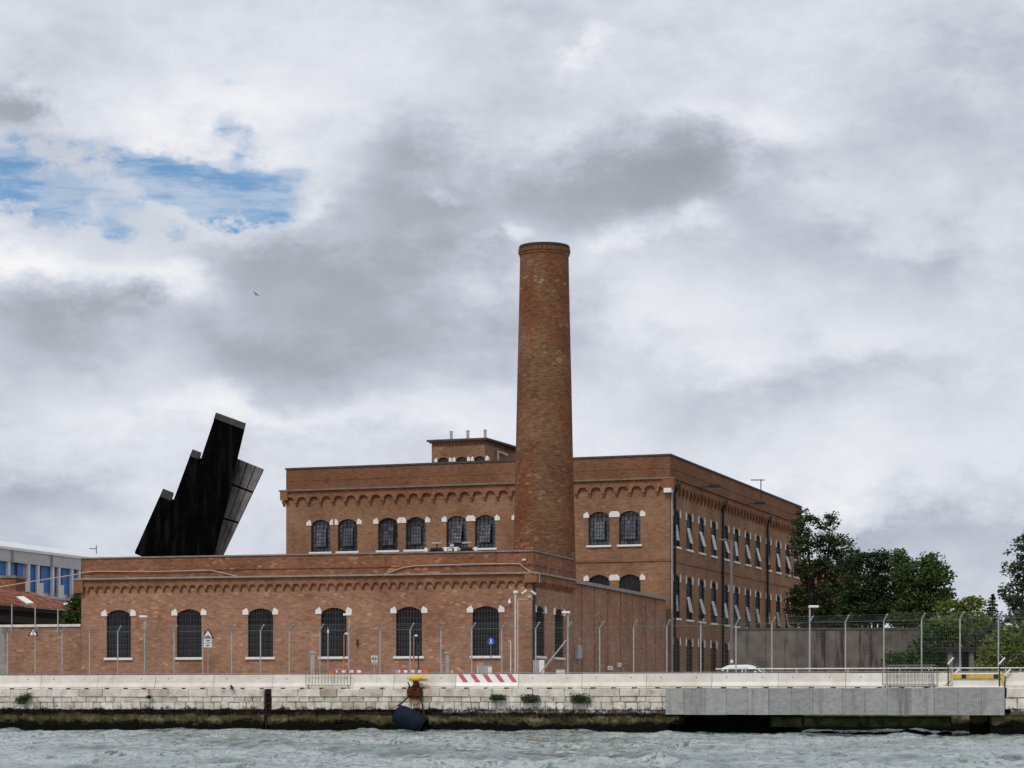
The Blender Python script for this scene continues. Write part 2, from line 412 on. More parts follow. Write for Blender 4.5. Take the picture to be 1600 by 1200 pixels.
# ------------------------------------------------------------------ mesh helpers
class MB:
    def __init__(s): s.v, s.f, s.mi = [], [], []
    def add(s, vs, fs, mi=0):
        o = len(s.v); s.v += [tuple(p) for p in vs]; s.f += [tuple(i + o for i in f) for f in fs]; s.mi += [mi] * len(fs); return s
    def box(s, x0, x1, y0, y1, z0, z1, mi=0):
        return s.add([(x0, y0, z0), (x1, y0, z0), (x1, y1, z0), (x0, y1, z0), (x0, y0, z1), (x1, y0, z1), (x1, y1, z1), (x0, y1, z1)],
                     [(0, 3, 2, 1), (4, 5, 6, 7), (0, 1, 5, 4), (1, 2, 6, 5), (2, 3, 7, 6), (3, 0, 4, 7)], mi)
    def cbox(s, x0, x1, y0, y1, z0, z1, c, mi=0):
        """box whose front (low y) edges are chamfered by c"""
        a = [(x0, y0 + c, z0), (x1, y0 + c, z0), (x1, y0 + c, z1), (x0, y0 + c, z1)]
        b = [(x0 + c, y0, z0 + c), (x1 - c, y0, z0 + c), (x1 - c, y0, z1 - c), (x0 + c, y0, z1 - c)]
        r = [(x0, y1, z0), (x1, y1, z0), (x1, y1, z1), (x0, y1, z1)]
        fs = [(4, 5, 6, 7)]
        for i in range(4):
            j = (i + 1) % 4
            fs += [(i, j, 4 + j, 4 + i), (8 + i, 8 + j, j, i)]
        return s.add(a + b + r, fs, mi)
    def prism(s, poly, y0, y1, mi=0):
        """poly: (x,z) outline seen from -y, extruded y0..y1"""
        n = len(poly)
        vs = [(x, y0, z) for x, z in poly] + [(x, y1, z) for x, z in poly]
        fs = [tuple(range(n)), tuple(range(2 * n - 1, n - 1, -1))]
        fs += [(i, i + n, (i + 1) % n + n, (i + 1) % n) for i in range(n)]
        return s.add(vs, fs, mi)
    def tube(s, pts, r, n=6, mi=0, cap=True):
        pts = [Vector(p) for p in pts]; rs = r if isinstance(r, (list, tuple)) else [r] * len(pts)
        o = len(s.v); up0 = Vector((0, 0, 1))
        for i, p in enumerate(pts):
            t = (pts[min(i + 1, len(pts) - 1)] - pts[max(i - 1, 0)]).normalized()
            a = t.cross(up0 if abs(t.z) < .95 else Vector((0, 1, 0))).normalized(); b = t.cross(a)
            for k in range(n):
                q = p + (a * cos(2 * pi * k / n) + b * sin(2 * pi * k / n)) * rs[i]; s.v.append(tuple(q))
        for i in range(len(pts) - 1):
            for k in range(n):
                s.f.append((o + i * n + k, o + i * n + (k + 1) % n, o + (i + 1) * n + (k + 1) % n, o + (i + 1) * n + k)); s.mi.append(mi)
        if cap:
            s.f.append(tuple(o + k for k in range(n))); s.mi.append(mi)
            e = o + (len(pts) - 1) * n
            s.f.append(tuple(e + n - 1 - k for k in range(n))); s.mi.append(mi)
        return s
    def lathe(s, prof, n=32, mi=0, cx=0, cy=0):
        o = len(s.v)
        for r, z in prof:
            for k in range(n):
                s.v.append((cx + r * cos(2 * pi * k / n), cy + r * sin(2 * pi * k / n), z))
        for i in range(len(prof) - 1):
            for k in range(n):
                s.f.append((o + i * n + k, o + i * n + (k + 1) % n, o + (i + 1) * n + (k + 1) % n, o + (i + 1) * n + k)); s.mi.append(mi)
        return s
    def mesh(s, name, mats, smooth=False):
        me = bpy.data.meshes.new(name); me.from_pydata(s.v, [], s.f)
        mats = mats if isinstance(mats, (list, tuple)) else [mats]
        for m in mats: me.materials.append(MAT[m])
        if len(mats) > 1: me.polygons.foreach_set('material_index', s.mi)
        if smooth: me.polygons.foreach_set('use_smooth', [True] * len(me.polygons))
        me.update()
        return me


def put(name, me, parent=None, loc=(0, 0, 0), rz=0, kind=None, label=None, cat=None, group=None, scale=None):
    o = bpy.data.objects.new(name, me); COL.objects.link(o)
    o.location = loc; o.rotation_euler = (0, 0, rz)
    if scale: o.scale = scale
    if parent: o.parent = parent
    if kind: o['kind'] = kind
    if label: o['label'] = label
    if cat: o['category'] = cat
    if group: o['group'] = group
    return o


def thing(name, label, cat, loc, rz=0, group=None):
    return put(name, None, None, loc, rz, None, label, cat, group)


class Face:
    """a vertical plane in plan: origin, direction to the right as seen; local y runs inwards"""
    def __init__(s, p0, dr, off=0):
        l = hypot(*dr); s.dx, s.dy = dr[0] / l, dr[1] / l
        s.nx, s.ny = -s.dy, s.dx
        s.x, s.y = p0[0] + s.nx * off, p0[1] + s.ny * off
        s.rz = atan2(s.dy, s.dx)
    def off(s, o): return Face((s.x + s.nx * o, s.y + s.ny * o), (s.dx, s.dy))
    def s_of(s, px):
        k = (px - 800) / F_PX
        return (k * s.y - s.x) / (s.dx - k * s.dy)
    def z_of(s, px, py):
        t = s.s_of(px)
        return EYE + (HOR - py) / F_PX * (s.y + t * s.dy)
    def scale(s, px): return F_PX / (s.y + s.s_of(px) * s.dy)
    def pt(s, a, y=0, z=0): return Vector((s.x + a * s.dx + y * s.nx, s.y + a * s.dy + y * s.ny, z))
    def put(s, name, me, root, a=0, y=0, z=0, **kw):
        """place a mesh built in face coordinates as a child of root (unrotated empty) or at top level"""
        p = s.pt(a, y, z)
        if root: p = p - root.location
        return put(name, me, root, p, s.rz, **kw)


def P(px, py, Y):
    return Vector(((px - 800) / F_PX * Y, Y, EYE + (HOR - py) / F_PX * Y))


GZ = 2.55                                      # quay level
Q = Face((0, 137.0), (1, -.27))                # quay face
ORD = ['first', 'second', 'third', 'fourth', 'fifth', 'sixth', 'seventh', 'eighth', 'ninth', 'tenth', 'eleventh', 'twelfth', 'thirteenth', 'fourteenth', 'fifteenth', 'sixteenth']

# ------------------------------------------------------------------ water
def build_water():
    xs = np.concatenate([-np.geomspace(600, 44, 14), np.arange(-42, 42, .15), np.geomspace(44, 600, 14)])
    ys = np.concatenate([-np.geomspace(400, 2, 10), np.arange(2, 52, 2.0), np.arange(52, 152, .22), np.geomspace(153, 190, 8)])
    X, Y = np.meshgrid(xs, ys)
    Z = np.zeros_like(X)
    wr = np.random.default_rng(5)
    fade = np.clip((44 - np.abs(X)) / 6, 0, 1) * np.clip((Y - 48) / 6, 0, 1) * np.clip((154 - Y) / 3, 0, 1)
    for lam, n, amp in ((6.5, 9, .032), (3.4, 14, .027), (1.9, 22, .0200), (1.15, 28, .0110), (.72, 30, .0052)):
        for _ in range(n):
            th = wr.normal(radians(75), .75); L = lam * wr.uniform(.75, 1.3)
            k = 2 * pi / L; ph = wr.uniform(0, 2 * pi)
            a = k * (X * cos(th) + Y * sin(th)) + ph
            env = .6 + .4 * np.sin(X * wr.uniform(-.5, .5) + Y * wr.uniform(-.3, .3) + wr.uniform(0, 6))
            Z += amp * env * (1 - np.abs(np.sin(a / 2)) * 2) * wr.uniform(.7, 1.25) if lam < 4 else amp * env * np.sin(a)
    Z = Z - Z.mean()
    Z *= fade
    # wash of a passing boat: a long low swell lifts the left and lowers the right
    Z += .10 * np.sin(X / 13.0 + 2.3) * np.clip((Y - 48) / 20, 0, 1) * np.clip((60 - np.abs(X)) / 15, 0, 1)
    Z -= .03
    ny, nx = X.shape
    me = bpy.data.meshes.new('water')
    me.vertices.add(nx * ny)
    me.vertices.foreach_set('co', np.stack([X, Y, Z], -1).reshape(-1).astype(np.float32))
    i = np.arange(nx * ny).reshape(ny, nx)
    q = np.stack([i[:-1, :-1], i[:-1, 1:], i[1:, 1:], i[1:, :-1]], -1).reshape(-1, 4)
    me.loops.add(q.size); me.loops.foreach_set('vertex_index', q.reshape(-1).astype(np.int32))
    me.polygons.add(len(q)); me.polygons.foreach_set('loop_start', np.arange(0, q.size, 4, dtype=np.int32))
    me.polygons.foreach_set('use_smooth', np.ones(len(q), dtype=bool))
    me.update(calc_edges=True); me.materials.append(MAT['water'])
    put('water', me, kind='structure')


build_water()

# ------------------------------------------------------------------ ground: one sheet with the canal cut out of it
s_bl, s_br = Q.s_of(1052), Q.s_of(1548)        # the canal under the bridge
DECK = 14.5; CAN = 21.0
g = MB()
def gq(a0, a1, b0, b1):
    g.add([Q.pt(a0, b0, GZ), Q.pt(a1, b0, GZ), Q.pt(a1, b1, GZ), Q.pt(a0, b1, GZ)], [(0, 1, 2, 3)])
gq(-400, s_bl, .55, CAN); gq(s_br, 400, .55, CAN); gq(-3000, 3000, CAN, 5000); gq(s_bl, s_br, .55, DECK)
put('ground', g.mesh('ground', 'paving'), kind='structure')

# ------------------------------------------------------------------ quay wall
quay = thing('quay_wall', 'long quay wall of pale stone courses above dark algae at the waterline', 'quay wall', tuple(Q.pt(Q.s_of(520), 0, 0)))
core = MB(); s0 = Q.s_of(-70); s1 = Q.s_of(1046)
core.box(s0, s1, .30, 1.2, -1.5, GZ - .02)
core.box(s1, s1 + .5, .30, DECK, -1.5, GZ - .3)
Q.put('wall_core', core.mesh('wall_core', 'moss'), quay)
unit = [MB().cbox(0, 1, 0, 1, 0, 1, c).mesh('stone_block', 'stone') for c in (.04, .06, .09)]
unit_moss = MB().cbox(0, 1, 0, 1, 0, 1, .05).mesh('mossy_block', 'moss')
SLOT = (Q.s_of(412), Q.s_of(424))


def course(root, a, b, z0, z1, wmin, wmax, y0, me=None, slot=True, jit=.03):
    x = a; mossy = me is not None
    while x < b - .1:
        w = random.uniform(wmin, wmax)
        if x + w > b - wmin * .6: w = b - x
        e = x + w
        if slot and x < SLOT[0] < e: e = SLOT[0]
        if slot and SLOT[0] - .01 <= x < SLOT[1]: x = SLOT[1]; continue
        m = me or random.choice(unit)
        gp = .003 if mossy else random.uniform(.010, .020)
        zj = random.uniform(-.05, .05) if mossy else random.uniform(-.010, .010)
        Q.put('stone', m, root, x + gp, y0 + random.uniform(0, jit), z0 + gp * .7 + zj,
              scale=(e - x - 2 * gp, .5, z1 - z0 - gp * 1.4 + (.06 if mossy else 0))).rotation_euler = (random.uniform(-.02, .02), random.uniform(-.012, .012), Q.rz + random.uniform(-.02, .02))
        x = e


sm = Q.s_of(690)
course(quay, s0, s1, 2.08, GZ, 1.0, 2.0, -.04, jit=.04)
course(quay, s0, s1, 1.77, 2.08, .5, 1.1, 0)
course(quay, s0, s1, 1.31, 1.77, .42, .85, 0, jit=.05)
course(quay, sm, s1, 1.10, 1.31, .4, .8, .0, jit=.08)
course(quay, s0, sm, .98, 1.31, .6, 1.2, .05, unit_moss, jit=.12)
course(quay, sm, s1, .92, 1.10, .6, 1.2, .05, unit_moss, jit=.12)
course(quay, s0, sm, .48, .97, .7, 1.5, -.08, unit_moss, jit=.12)
course(quay, sm, s1 + .55, .48, .91, .7, 1.5, -.08, unit_moss, jit=.12)
course(quay, s0, s1, -.6, .47, 1.2, 2.4, -.16, unit_moss, jit=.10)
# right-hand stretch beyond the bridge
quay2 = thing('quay_wall', 'short stretch of quay wall in big stone blocks beyond the bridge beam', 'quay wall', tuple(Q.pt(Q.s_of(1585), 0, 0)))
c0, c1 = Q.s_of(1571), Q.s_of(1720)
core = MB(); core.box(c0 - .5, c1, .3, 1.2, -1.5, GZ - .02); core.box(c0 - .9, c0 - .4, .6, DECK, -1.5, GZ - .3)
Q.put('wall_core', core.mesh('wall_core', 'moss'), quay2)
course(quay2, c0 + .05, c1, 2.0, GZ, 1.6, 2.2, -.05, slot=False)
course(quay2, c0 - .05, c1, 1.36, 2.0, .55, .9, 0, slot=False)
course(quay2, c0 + .25, c1, 1.05, 1.36, .5, .8, .02, slot=False)
course(quay2, c0 - .75, c1, .45, 1.05, .7, 1.3, .0, unit_moss, False, .2)
course(quay2, c0 - .85, c1, -.6, .45, .9, 1.6, -.06, unit_moss, False, .2)

# ragged weed along the tide line
n = 9000; xs_ = rng.uniform(s0, s1, n); zl = np.where(xs_ < sm, 1.30, 1.10) + .05 * np.sin(xs_ * 2.1) + .05 * np.sin(xs_ * 5.3 + 1)
zz_ = zl - np.abs(rng.normal(0, .14, n)) + .05; keep = rng.uniform(size=n) < .35 + .65 * (np.sin(xs_ * 1.3) * np.sin(xs_ * .37 + 2) > -.2)
WEED = [np.array(Q.pt(a_, -.04 - abs(b_) * .06, c_)) for a_, b_, c_ in zip(xs_[keep], rng.normal(size=n)[keep], zz_[keep])]
# iron ladder in its slot
lad = thing('wall_ladder', 'rusty iron ladder set in a dark slot of the quay wall', 'ladder', tuple(Q.pt((SLOT[0] + SLOT[1]) / 2, 0, 0)))
w = SLOT[1] - SLOT[0]; m = MB()
for x in (-w * .36, w * .36):
    Q.put('rail', MB().box(x - .03, x + .03, .16, .24, .1, 2.45).mesh('rail', 'iron_rust'), lad, (SLOT[0] + SLOT[1]) / 2)
rung = MB().tube([(-w * .36, .20, 0), (w * .36, .20, 0)], .022, 6).mesh('rung', 'iron_rust')
for k in range(7): Q.put('rung', rung, lad, (SLOT[0] + SLOT[1]) / 2, 0, .45 + k * .31)

# ------------------------------------------------------------------ bridge beam over the canal mouth
br = thing('concrete_bridge', 'low grey concrete bridge beam spanning the dark canal mouth', 'bridge', tuple(Q.pt(Q.s_of(1300), 0, 0)))
b0, b1 = Q.s_of(1041), Q.s_of(1570)
edges = [Q.s_of(p) for p in (1041, 1070, 1103, 1136, 1169, 1202, 1237, 1271, 1317, 1352, 1387, 1424, 1460, 1497, 1534, 1570)]
for a, b in zip(edges[:-1], edges[1:]):
    hgt = GZ - 1.06
    m = MB().cbox(.005, b - a - .005, 0, .45, 0, hgt, .012).mesh('beam_panel', 'beam')
    Q.put('beam_panel', m, br, a, -.22 + random.uniform(0, .012), 1.06 + random.uniform(-.01, .01))
m = MB(); m.box(b0 + .02, b1 - .02, .26, DECK, 1.45, GZ - .004)
for k in range(9): m.box(b0 + .02, b1 - .02, .9 + k * 1.45, 1.25 + k * 1.45, 1.12, 1.45)
Q.put('deck', m.mesh('deck', 'concrete_old'), br)
m = MB(); m.cbox(Q.s_of(1198), Q.s_of(1250), 1.3, 2.2, .36, 1.0, .1); m.cbox(Q.s_of(1251), Q.s_of(1482), 1.1, 2.0, .40, .98, .12)
Q.put('mossy_sill', m.mesh('mossy_sill', 'moss_green'), br)
m = MB(); a = Q.s_of(1512); m.box(a, a + 1.0, 1.2, DECK, -1, 1.44)
MAT['shade_black'] = plain('painted shade black', (.006, .006, .006), .9, 0, .4, 3, .1)  # near-black colour that stands for shade under the deck
put('shade_block', None, br) if False else Q.put('shade_block', MB().box(s_bl + .02, Q.s_of(1196), 2.2, DECK - .02, -1, 1.11).mesh('shade_block', 'shade_black'), br)  # added solid block, coloured as the shade left of the sill
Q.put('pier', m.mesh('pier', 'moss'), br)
m = MB(); m.box(s_bl - 4, s_br + 4, CAN, CAN + .6, -1.5, GZ - .03); m.box(s_bl - .6, s_bl, DECK, CAN, -1.5, GZ - .03); m.box(s_br, s_br + .6, DECK, CAN, -1.5, GZ - .03)
Q.put('canal_wall', m.mesh('canal_wall', 'moss'), None, kind='structure')

# ------------------------------------------------------------------ concrete barriers on the quay
BL = Q.off(.35).s_of(809) - Q.off(.35).s_of(711)
QB = Q.off(.35)


def barrier_mesh(L):
    g0 = .012; m = MB()
    prof = [(.02, .07), (0, .14), (.16, .36), (.21, .85), (.39, .85), (.44, .36), (.60, .14), (.58, .07)]   # (y, z)
    n = len(prof)
    vs = [(g0, y, z) for y, z in prof] + [(L - g0, y, z) for y, z in prof]
    m.add(vs, [tuple(range(n)), tuple(range(2 * n - 1, n - 1, -1))] + [(i, (i + 1) % n, (i + 1) % n + n, i + n) for i in range(n)])
    for a, b in ((.0, .14), (.22, .46), (.54, .78), (.86, 1.0)):       # feet between the drain slots
        m.box(max(g0, a * L), min(L - g0, b * L), .02, .58, 0, .07)
    return m


bm_me = barrier_mesh(BL).mesh('barrier', 'barrier')
hole_me = MB().lathe([(.0, 0), (.035, 0)], 8).mesh('lifting_hole', 'black_paint')
z = QB.s_of(711)
nl = int((z - QB.s_of(-70)) / BL) + 1; nr = int((QB.s_of(1690) - z) / BL) + 1
for k in range(-nl, nr):
    a = z + k * BL
    if k == 0: lab = 'barrier section painted with red slanted stripes'
    elif k < 0: lab = '%s plain concrete barrier left of the red striped barrier' % ORD[-k - 1]
    else: lab = '%s plain concrete barrier right of the red striped barrier' % ORD[k - 1]
    dz = random.uniform(-.012, .012)
    b = QB.put('concrete_barrier', bm_me, None, a, random.uniform(-.02, .02), GZ + dz + .006, label=lab, cat='barrier', group='concrete barriers along the quay edge')
    for q in (.22, .76):
        h = put('lifting_hole', hole_me, b, (BL * q, .184, .62)); h.rotation_euler = (pi / 2 - .1, 0, 0)
    if k == 0:
        # white coat and five stripes, thin skins laid on the sloping faces
        def sk(x, zz, o):
            y = .16 + (zz - .36) / .49 * .05 if zz >= .36 else (zz - .14) / .22 * .16
            return (x, y - o, zz)
        m = MB(); m.add([sk(.013, .15, .005), sk(BL - .013, .15, .005), sk(BL - .013, .36, .005), sk(.013, .36, .005), sk(BL - .013, .845, .005), sk(.013, .845, .005)], [(0, 1, 2, 3), (3, 2, 4, 5)])
        put('white_coat', m.mesh('white_coat', 'white_paint'), b)
        for j in range(5):
            x0 = .10 + j * (BL - .2) / 4.85; wj = .30; sh = .36
            m = MB(); m.add([sk(x0 + sh, .37, .011), sk(x0 + sh + wj, .37, .011), sk(x0 + wj, .84, .011), sk(x0, .84, .011)], [(0, 1, 2, 3)])
            put('red_stripe', m.mesh('red_stripe', 'red_paint'), b)

# metal rail behind the barriers
QR = Q.off(1.25)
rl = thing('guard_rail', 'thin metal guard rail running behind the concrete barriers', 'guard rail', tuple(QR.pt(0, 0, GZ)))
a, b = QR.s_of(-60), QR.s_of(1690); c = QR.s_of(1118)
QR.put('rail', MB().tube([(a, 0, 3.47), (b, 0, 3.47)], .035, 6).mesh('rail', 'galv_dark'), rl)
QR.put('rail', MB().tube([(c, 0, 3.66), (b, 0, 3.66)], .04, 6).mesh('rail', 'galv'), rl)
pm = MB().box(-.03, .03, -.03, .03, GZ, 3.47).mesh('post', 'galv'); pm2 = MB().box(-.035, .035, -.035, .035, GZ, 3.72).mesh('post', 'galv')
x = a
while x < b:
    QR.put('post', pm2 if x > c - .5 else pm, rl, x); x += 2.9

# ------------------------------------------------------------------ brick building helpers
def wall_mesh(L, z0, z1, cols, reveal=.32, name='wall', mat='brick_red', NA=8):
    """cols: sorted (centre, width, [(z_sill, z_spring, rise), ...])"""
    m = MB(); x = 0
    def q(xa, xb, za, zb): m.add([(xa, 0, za), (xb, 0, za), (xb, 0, zb), (xa, 0, zb)], [(0, 1, 2, 3)])
    for c, w, ops in cols:
        a, b = c - w / 2, c + w / 2
        q(x, a, z0, z1); zc = z0
        for k, (zs, zp, ri) in enumerate(ops):
            q(a, b, zc, zs)
            znext = (zp + ri + (ops[k + 1][0] if k + 1 < len(ops) else z1)) / 2 if k + 1 < len(ops) else z1
            arc = [(a + (b - a) * i / NA, zp + ri * (1 - (2 * i / NA - 1) ** 2)) for i in range(NA + 1)]
            for (xa, za), (xb, zb) in zip(arc[:-1], arc[1:]):
                m.add([(xa, 0, za), (xb, 0, zb), (xb, 0, znext), (xa, 0, znext)], [(0, 1, 2, 3)])
                m.add([(xa, 0, za), (xb, 0, zb), (xb, reveal, zb), (xa, reveal, za)], [(3, 2, 1, 0)])
            m.add([(a, 0, zs), (a, reveal, zs), (a, reveal, zp), (a, 0, zp)], [(0, 1, 2, 3)])
            m.add([(b, 0, zs), (b, reveal, zs), (b, reveal, zp), (b, 0, zp)], [(3, 2, 1, 0)])
            m.add([(a, 0, zs), (b, 0, zs), (b, reveal, zs), (a, reveal, zs)], [(0, 1, 2, 3)])
            zc = znext
        x = b
    q(x, L, z0, z1)
    return m.mesh(name, mat)


def arch_z(x, w, hs, ri): return hs + ri * (1 - (2 * x / w) ** 2)


def pane_mesh(w, hs, ri, y, mat, n=8):
    m = MB(); pts = [(-w / 2, 0), (w / 2, 0)] + [(w / 2 - w * i / n, arch_z(w / 2 - w * i / n, w, hs, ri)) for i in range(n + 1)]
    m.add([(x, y, z) for x, z in pts], [tuple(range(len(pts)))])
    return m.mesh('pane', mat)


def grid_mesh(w, hs, ri, nv, nh, t, y, mat, name, d=None, edge=True, h=None):
    m = MB(); d = d or t; H = hs + ri
    for i in range(nv + 1):
        x = -w / 2 + w * i / nv
        if not edge and i in (0, nv): continue
        xx = min(max(x, -w / 2 + t / 2), w / 2 - t / 2)
        m.box(xx - t / 2, xx + t / 2, y, y + d, 0, arch_z(xx, w, hs, ri))
    for j in range(nh + 1):
        zz = hs * j / nh
        m.box(-w / 2, w / 2, y + d * .3, y + d * .9, max(0, zz - t / 2), zz + t / 2)
    return m.mesh(name, mat)


def arch_frame(w, hs, ri, t, y, d, mat):
    m = MB(); n = 8
    m.box(-w / 2, -w / 2 + t, y, y + d, 0, hs); m.box(w / 2 - t, w / 2, y, y + d, 0, hs); m.box(-w / 2 + t, w / 2 - t, y, y + d, 0, t)
    for i in range(n):
        x0, x1 = -w / 2 + w * i / n, -w / 2 + w * (i + 1) / n
        z0, z1 = arch_z(x0, w, hs, ri), arch_z(x1, w, hs, ri)
        m.add([(x0, y, z0 - t), (x1, y, z1 - t), (x1, y, z1), (x0, y, z0), (x0, y + d, z0 - t), (x1, y + d, z1 - t)], [(0, 1, 2, 3), (0, 4, 5, 1)])
    return m.mesh('window', mat)


def window_kit(kind, w, hs, ri, imp=(.42, .46), dp=.20):
    k = {'w': w}
    iw, ih = imp; k['iw'] = iw
    k['impost'] = MB().prism([(-iw / 2, 0), (iw / 2, 0), (iw / 2, ih * .50), (iw * .20, ih), (-iw / 2, ih * .60)], -.05, .25).mesh('impost', 'white_stone')
    k['impost_r'] = MB().prism([(-iw / 2, 0), (iw / 2, 0), (iw / 2, ih * .60), (-iw * .20, ih), (-iw / 2, ih * .50)], -.05, .25).mesh('impost', 'white_stone')
    k['impost_in'] = MB().prism([(-iw / 2, 0), (iw / 2, 0), (iw / 2, ih * .94), (-iw * .12, ih * .96), (-iw / 2, ih * .60)], -.05, .25).mesh('impost', 'white_stone')
    k['impost_in_l'] = MB().prism([(-iw / 2, 0), (iw / 2, 0), (iw / 2, ih * .60), (iw * .12, ih * .96), (-iw / 2, ih * .94)], -.05, .25).mesh('impost', 'white_stone')
    k['sill'] = MB().cbox(-w / 2 - .16, w / 2 + .16, -.14, .3, -.17, 0, .02).mesh('sill', 'white_stone')
    k['frame'] = arch_frame(w, hs, ri, .07, dp, .08, 'iron')
    if kind == 'barred':
        k['pane'] = [pane_mesh(w, hs, ri, .27, 'glass_dark')]
        k['extra'] = [('muntin_grid', grid_mesh(w, hs, ri, 4, 4, .05, .22, 'iron', 'muntin_grid', .04)),
                      ('bar_grille', grid_mesh(w, hs, ri, 9, 7, .036, .05, 'iron_grey', 'bar_grille', .036))]
    elif kind == 'grid':
        k['pane'] = [pane_mesh(w, hs, ri, .27, 'glass_grey'), pane_mesh(w, hs, ri, .27, 'glass_dark')]
        k['extra'] = [('muntin_grid', grid_mesh(w, hs, ri, 5, 6, .045, .22, 'iron', 'muntin_grid', .04))]
    else:
        k['pane'] = [pane_mesh(w, hs, ri, dp + .07, 'glass_dark')]
        k['extra'] = [('muntin_grid', grid_mesh(w, hs, ri, 4, 6, .045, dp + .02, 'iron_grey', 'muntin_grid', .04))]
    k['hs'] = hs
    return k


def place_window(F, root, kit, a, z, i=0, sash=None, sash_me=None, tilt=0, sash_z=0, sides=(1, 1)):
    wn = F.put('window', kit['frame'], root, a, 0, z)
    put('pane', kit['pane'][i % len(kit['pane'])], wn)
    put('sill', kit['sill'], wn)
    for nm, me in kit['extra']: put(nm, me, wn)
    put('impost', kit['impost'] if sides[0] else kit['impost_in_l'], wn, (-kit['w'] / 2 - kit['iw'] * .40, 0, kit['hs'] - .10)); put('impost', kit['impost_r'] if sides[1] else kit['impost_in'], wn, (kit['w'] / 2 + kit['iw'] * .40, 0, kit['hs'] - .10))
    if sash_me:
        o = put('open_sash', sash_me, wn, (0 if kit['w'] < 2 else -.30, .16 if kit['w'] < 2 else .0, sash_z)); o.rotation_euler = (tilt, 0, 0)
    return wn


def corbel_mesh(p, h, spring, apex, proj, br, mat):
    """one arch of the frieze: x 0..p, z measured down from the gutter (0) """
    m = MB(); c = p * .13; n = 8
    pts = [(0, spring), (c, spring)] + [(c + (p - 2 * c) * i / n, spring + (apex - spring) * sqrt(max(0, 1 - (2 * i / n - 1) ** 2))) for i in range(1, n)] + [(p - c, spring), (p, spring)]
    for (xa, za), (xb, zb) in zip(pts[:-1], pts[1:]):
        if xb - xa < 1e-6: continue
        m.add([(xa, -proj, za), (xb, -proj, zb), (xb, -proj, 0), (xa, -proj, 0)], [(0, 1, 2, 3)])
        m.add([(xa, -proj, za), (xb, -proj, zb), (xb, 0, zb), (xa, 0, za)], [(3, 2, 1, 0)])
    m.add([(0, -proj, 0), (p, -proj, 0), (p, 0, 0), (0, 0, 0)], [(0, 1, 2, 3)])
    for k, (f, g2, zz) in enumerate(((1.0, 1.0, spring - (spring - br) * .42), (.62, .8, spring - (spring - br) * .75), (.36, .6, br))):
        top = (spring, spring - (spring - br) * .42, spring - (spring - br) * .75)[k]
        m.box(-c * g2, c * g2, -proj * f, 0, zz, top)
    return m.mesh('corbel_arch', mat)


def frieze(F, root, a0, a1, pitch, me, zt):
    n = max(1, round((a1 - a0) / pitch)); sx = (a1 - a0) / n / pitch
    for i in range(n): F.put('corbel_arch', me, root, a0 + i * pitch * sx, 0, zt, scale=(sx, 1, 1))


def strip(F, root, name, a0, a1, y0, y1, z0, z1, mat, **kw):
    return F.put(name, MB().box(a0, a1, y0, y1, z0, z1).mesh(name, mat), root, **kw)


# ------------------------------------------------------------------ the low building
c0 = Vector((1.375, 154.2)); LD = Vector((1, -.268)).normalized(); LS = Vector((.2919, 1)).normalized()
LLEN = 30.93 * 1.0353
cl = c0 - LD * LLEN
low = thing('low_brick_building', 'long single-storey red brick building with six barred arched windows', 'building', (c0.x - 12, c0.y + 8, GZ))
LF = Face(cl, LD); LSd = Face(c0, LS); SLEN = 9.71 * 1.0417
zs, zp, zr = 4.79, 7.74, .32
cxs = [LF.s_of(p) for p in (185.5, 295.5, 407, 521.5, 639, 759)]
WW = 1.80
LF.put('front_wall', wall_mesh(LLEN, GZ - .3, 10.15, [(c, WW, [(zs, zp, zr)]) for c in cxs], mat='brick_red'), low)
sc2 = [(LSd.s_of(844), LSd.s_of(851) - LSd.s_of(837.5)), (LSd.s_of(873.5), LSd.s_of(880) - LSd.s_of(867))]
LSd.put('side_wall', wall_mesh(SLEN, GZ - .3, 10.15, [(c, w, [(zs, zp, .34)]) for c, w in sc2], mat='brick_red'), low)
kit = window_kit('barred', WW, zp - zs, zr)
for c in cxs: place_window(LF, low, kit, c, zs)
for c, w in sc2: place_window(LSd, low, window_kit('barred', w, zp - zs, .34, (.5, .5)), c, zs)
cor_l = corbel_mesh(.615, 1, -.60, -.44, .17, -.90, 'brick_trim')
frieze(LF, low, -.1, LLEN + .1, .615, cor_l, 10.12)
frieze(LSd, low, .1, SLEN + .1, .615, cor_l, 10.12)
strip(LF, low, 'cornice', -.38, LLEN + .36, -.36, .05, 10.122, 10.24, 'gutter')
strip(LSd, low, 'cornice', -.30, SLEN + .2, -.34, .05, 10.125, 10.243, 'gutter')
strip(LF, low, 'parapet', .02, LLEN - .02, .06, .4, 10.24, 11.58, 'brick_old')
strip(LSd, low, 'parapet', .07, SLEN, .04, .4, 10.243, 11.583, 'brick_old')
strip(LF, low, 'coping', -.05, LLEN + .05, -.02, .5, 11.583, 11.68, 'coping')
strip(LSd, low, 'coping', -.02, SLEN + .03, -.05, .5, 11.586, 11.683, 'coping')
strip(LF, low, 'corner_block', -.42, .25, -.30, .3, 9.25, 10.118, 'brick_trim')
strip(LF, low, 'corner_block', LLEN - .5, LLEN + .33, -.33, -.005, 9.55, 10.121, 'brick_trim')
bl = cl + LS * SLEN; brc = c0 + LS * SLEN
m = MB(); pp = [Vector((*q, 0)) - low.location for q in (cl, c0, brc, bl)]
m.add([(q.x, q.y, 10.7 - GZ) for q in pp], [(0, 1, 2, 3)])
put('flat_roof', m.mesh('flat_roof', 'roof_felt'), low)
RF = Face(brc, -LD); RF.put('rear_wall', wall_mesh(LLEN, GZ - .3, 11.58, [], mat='brick_red'), low)
LE = Face(bl, -LS); LE.put('end_wall', wall_mesh(SLEN, GZ - .3, 11.58, [], mat='brick_red'), low)
strip(LSd, low, 'downpipe', -.10, .12, -.14, .02, GZ, 9.6, 'iron')
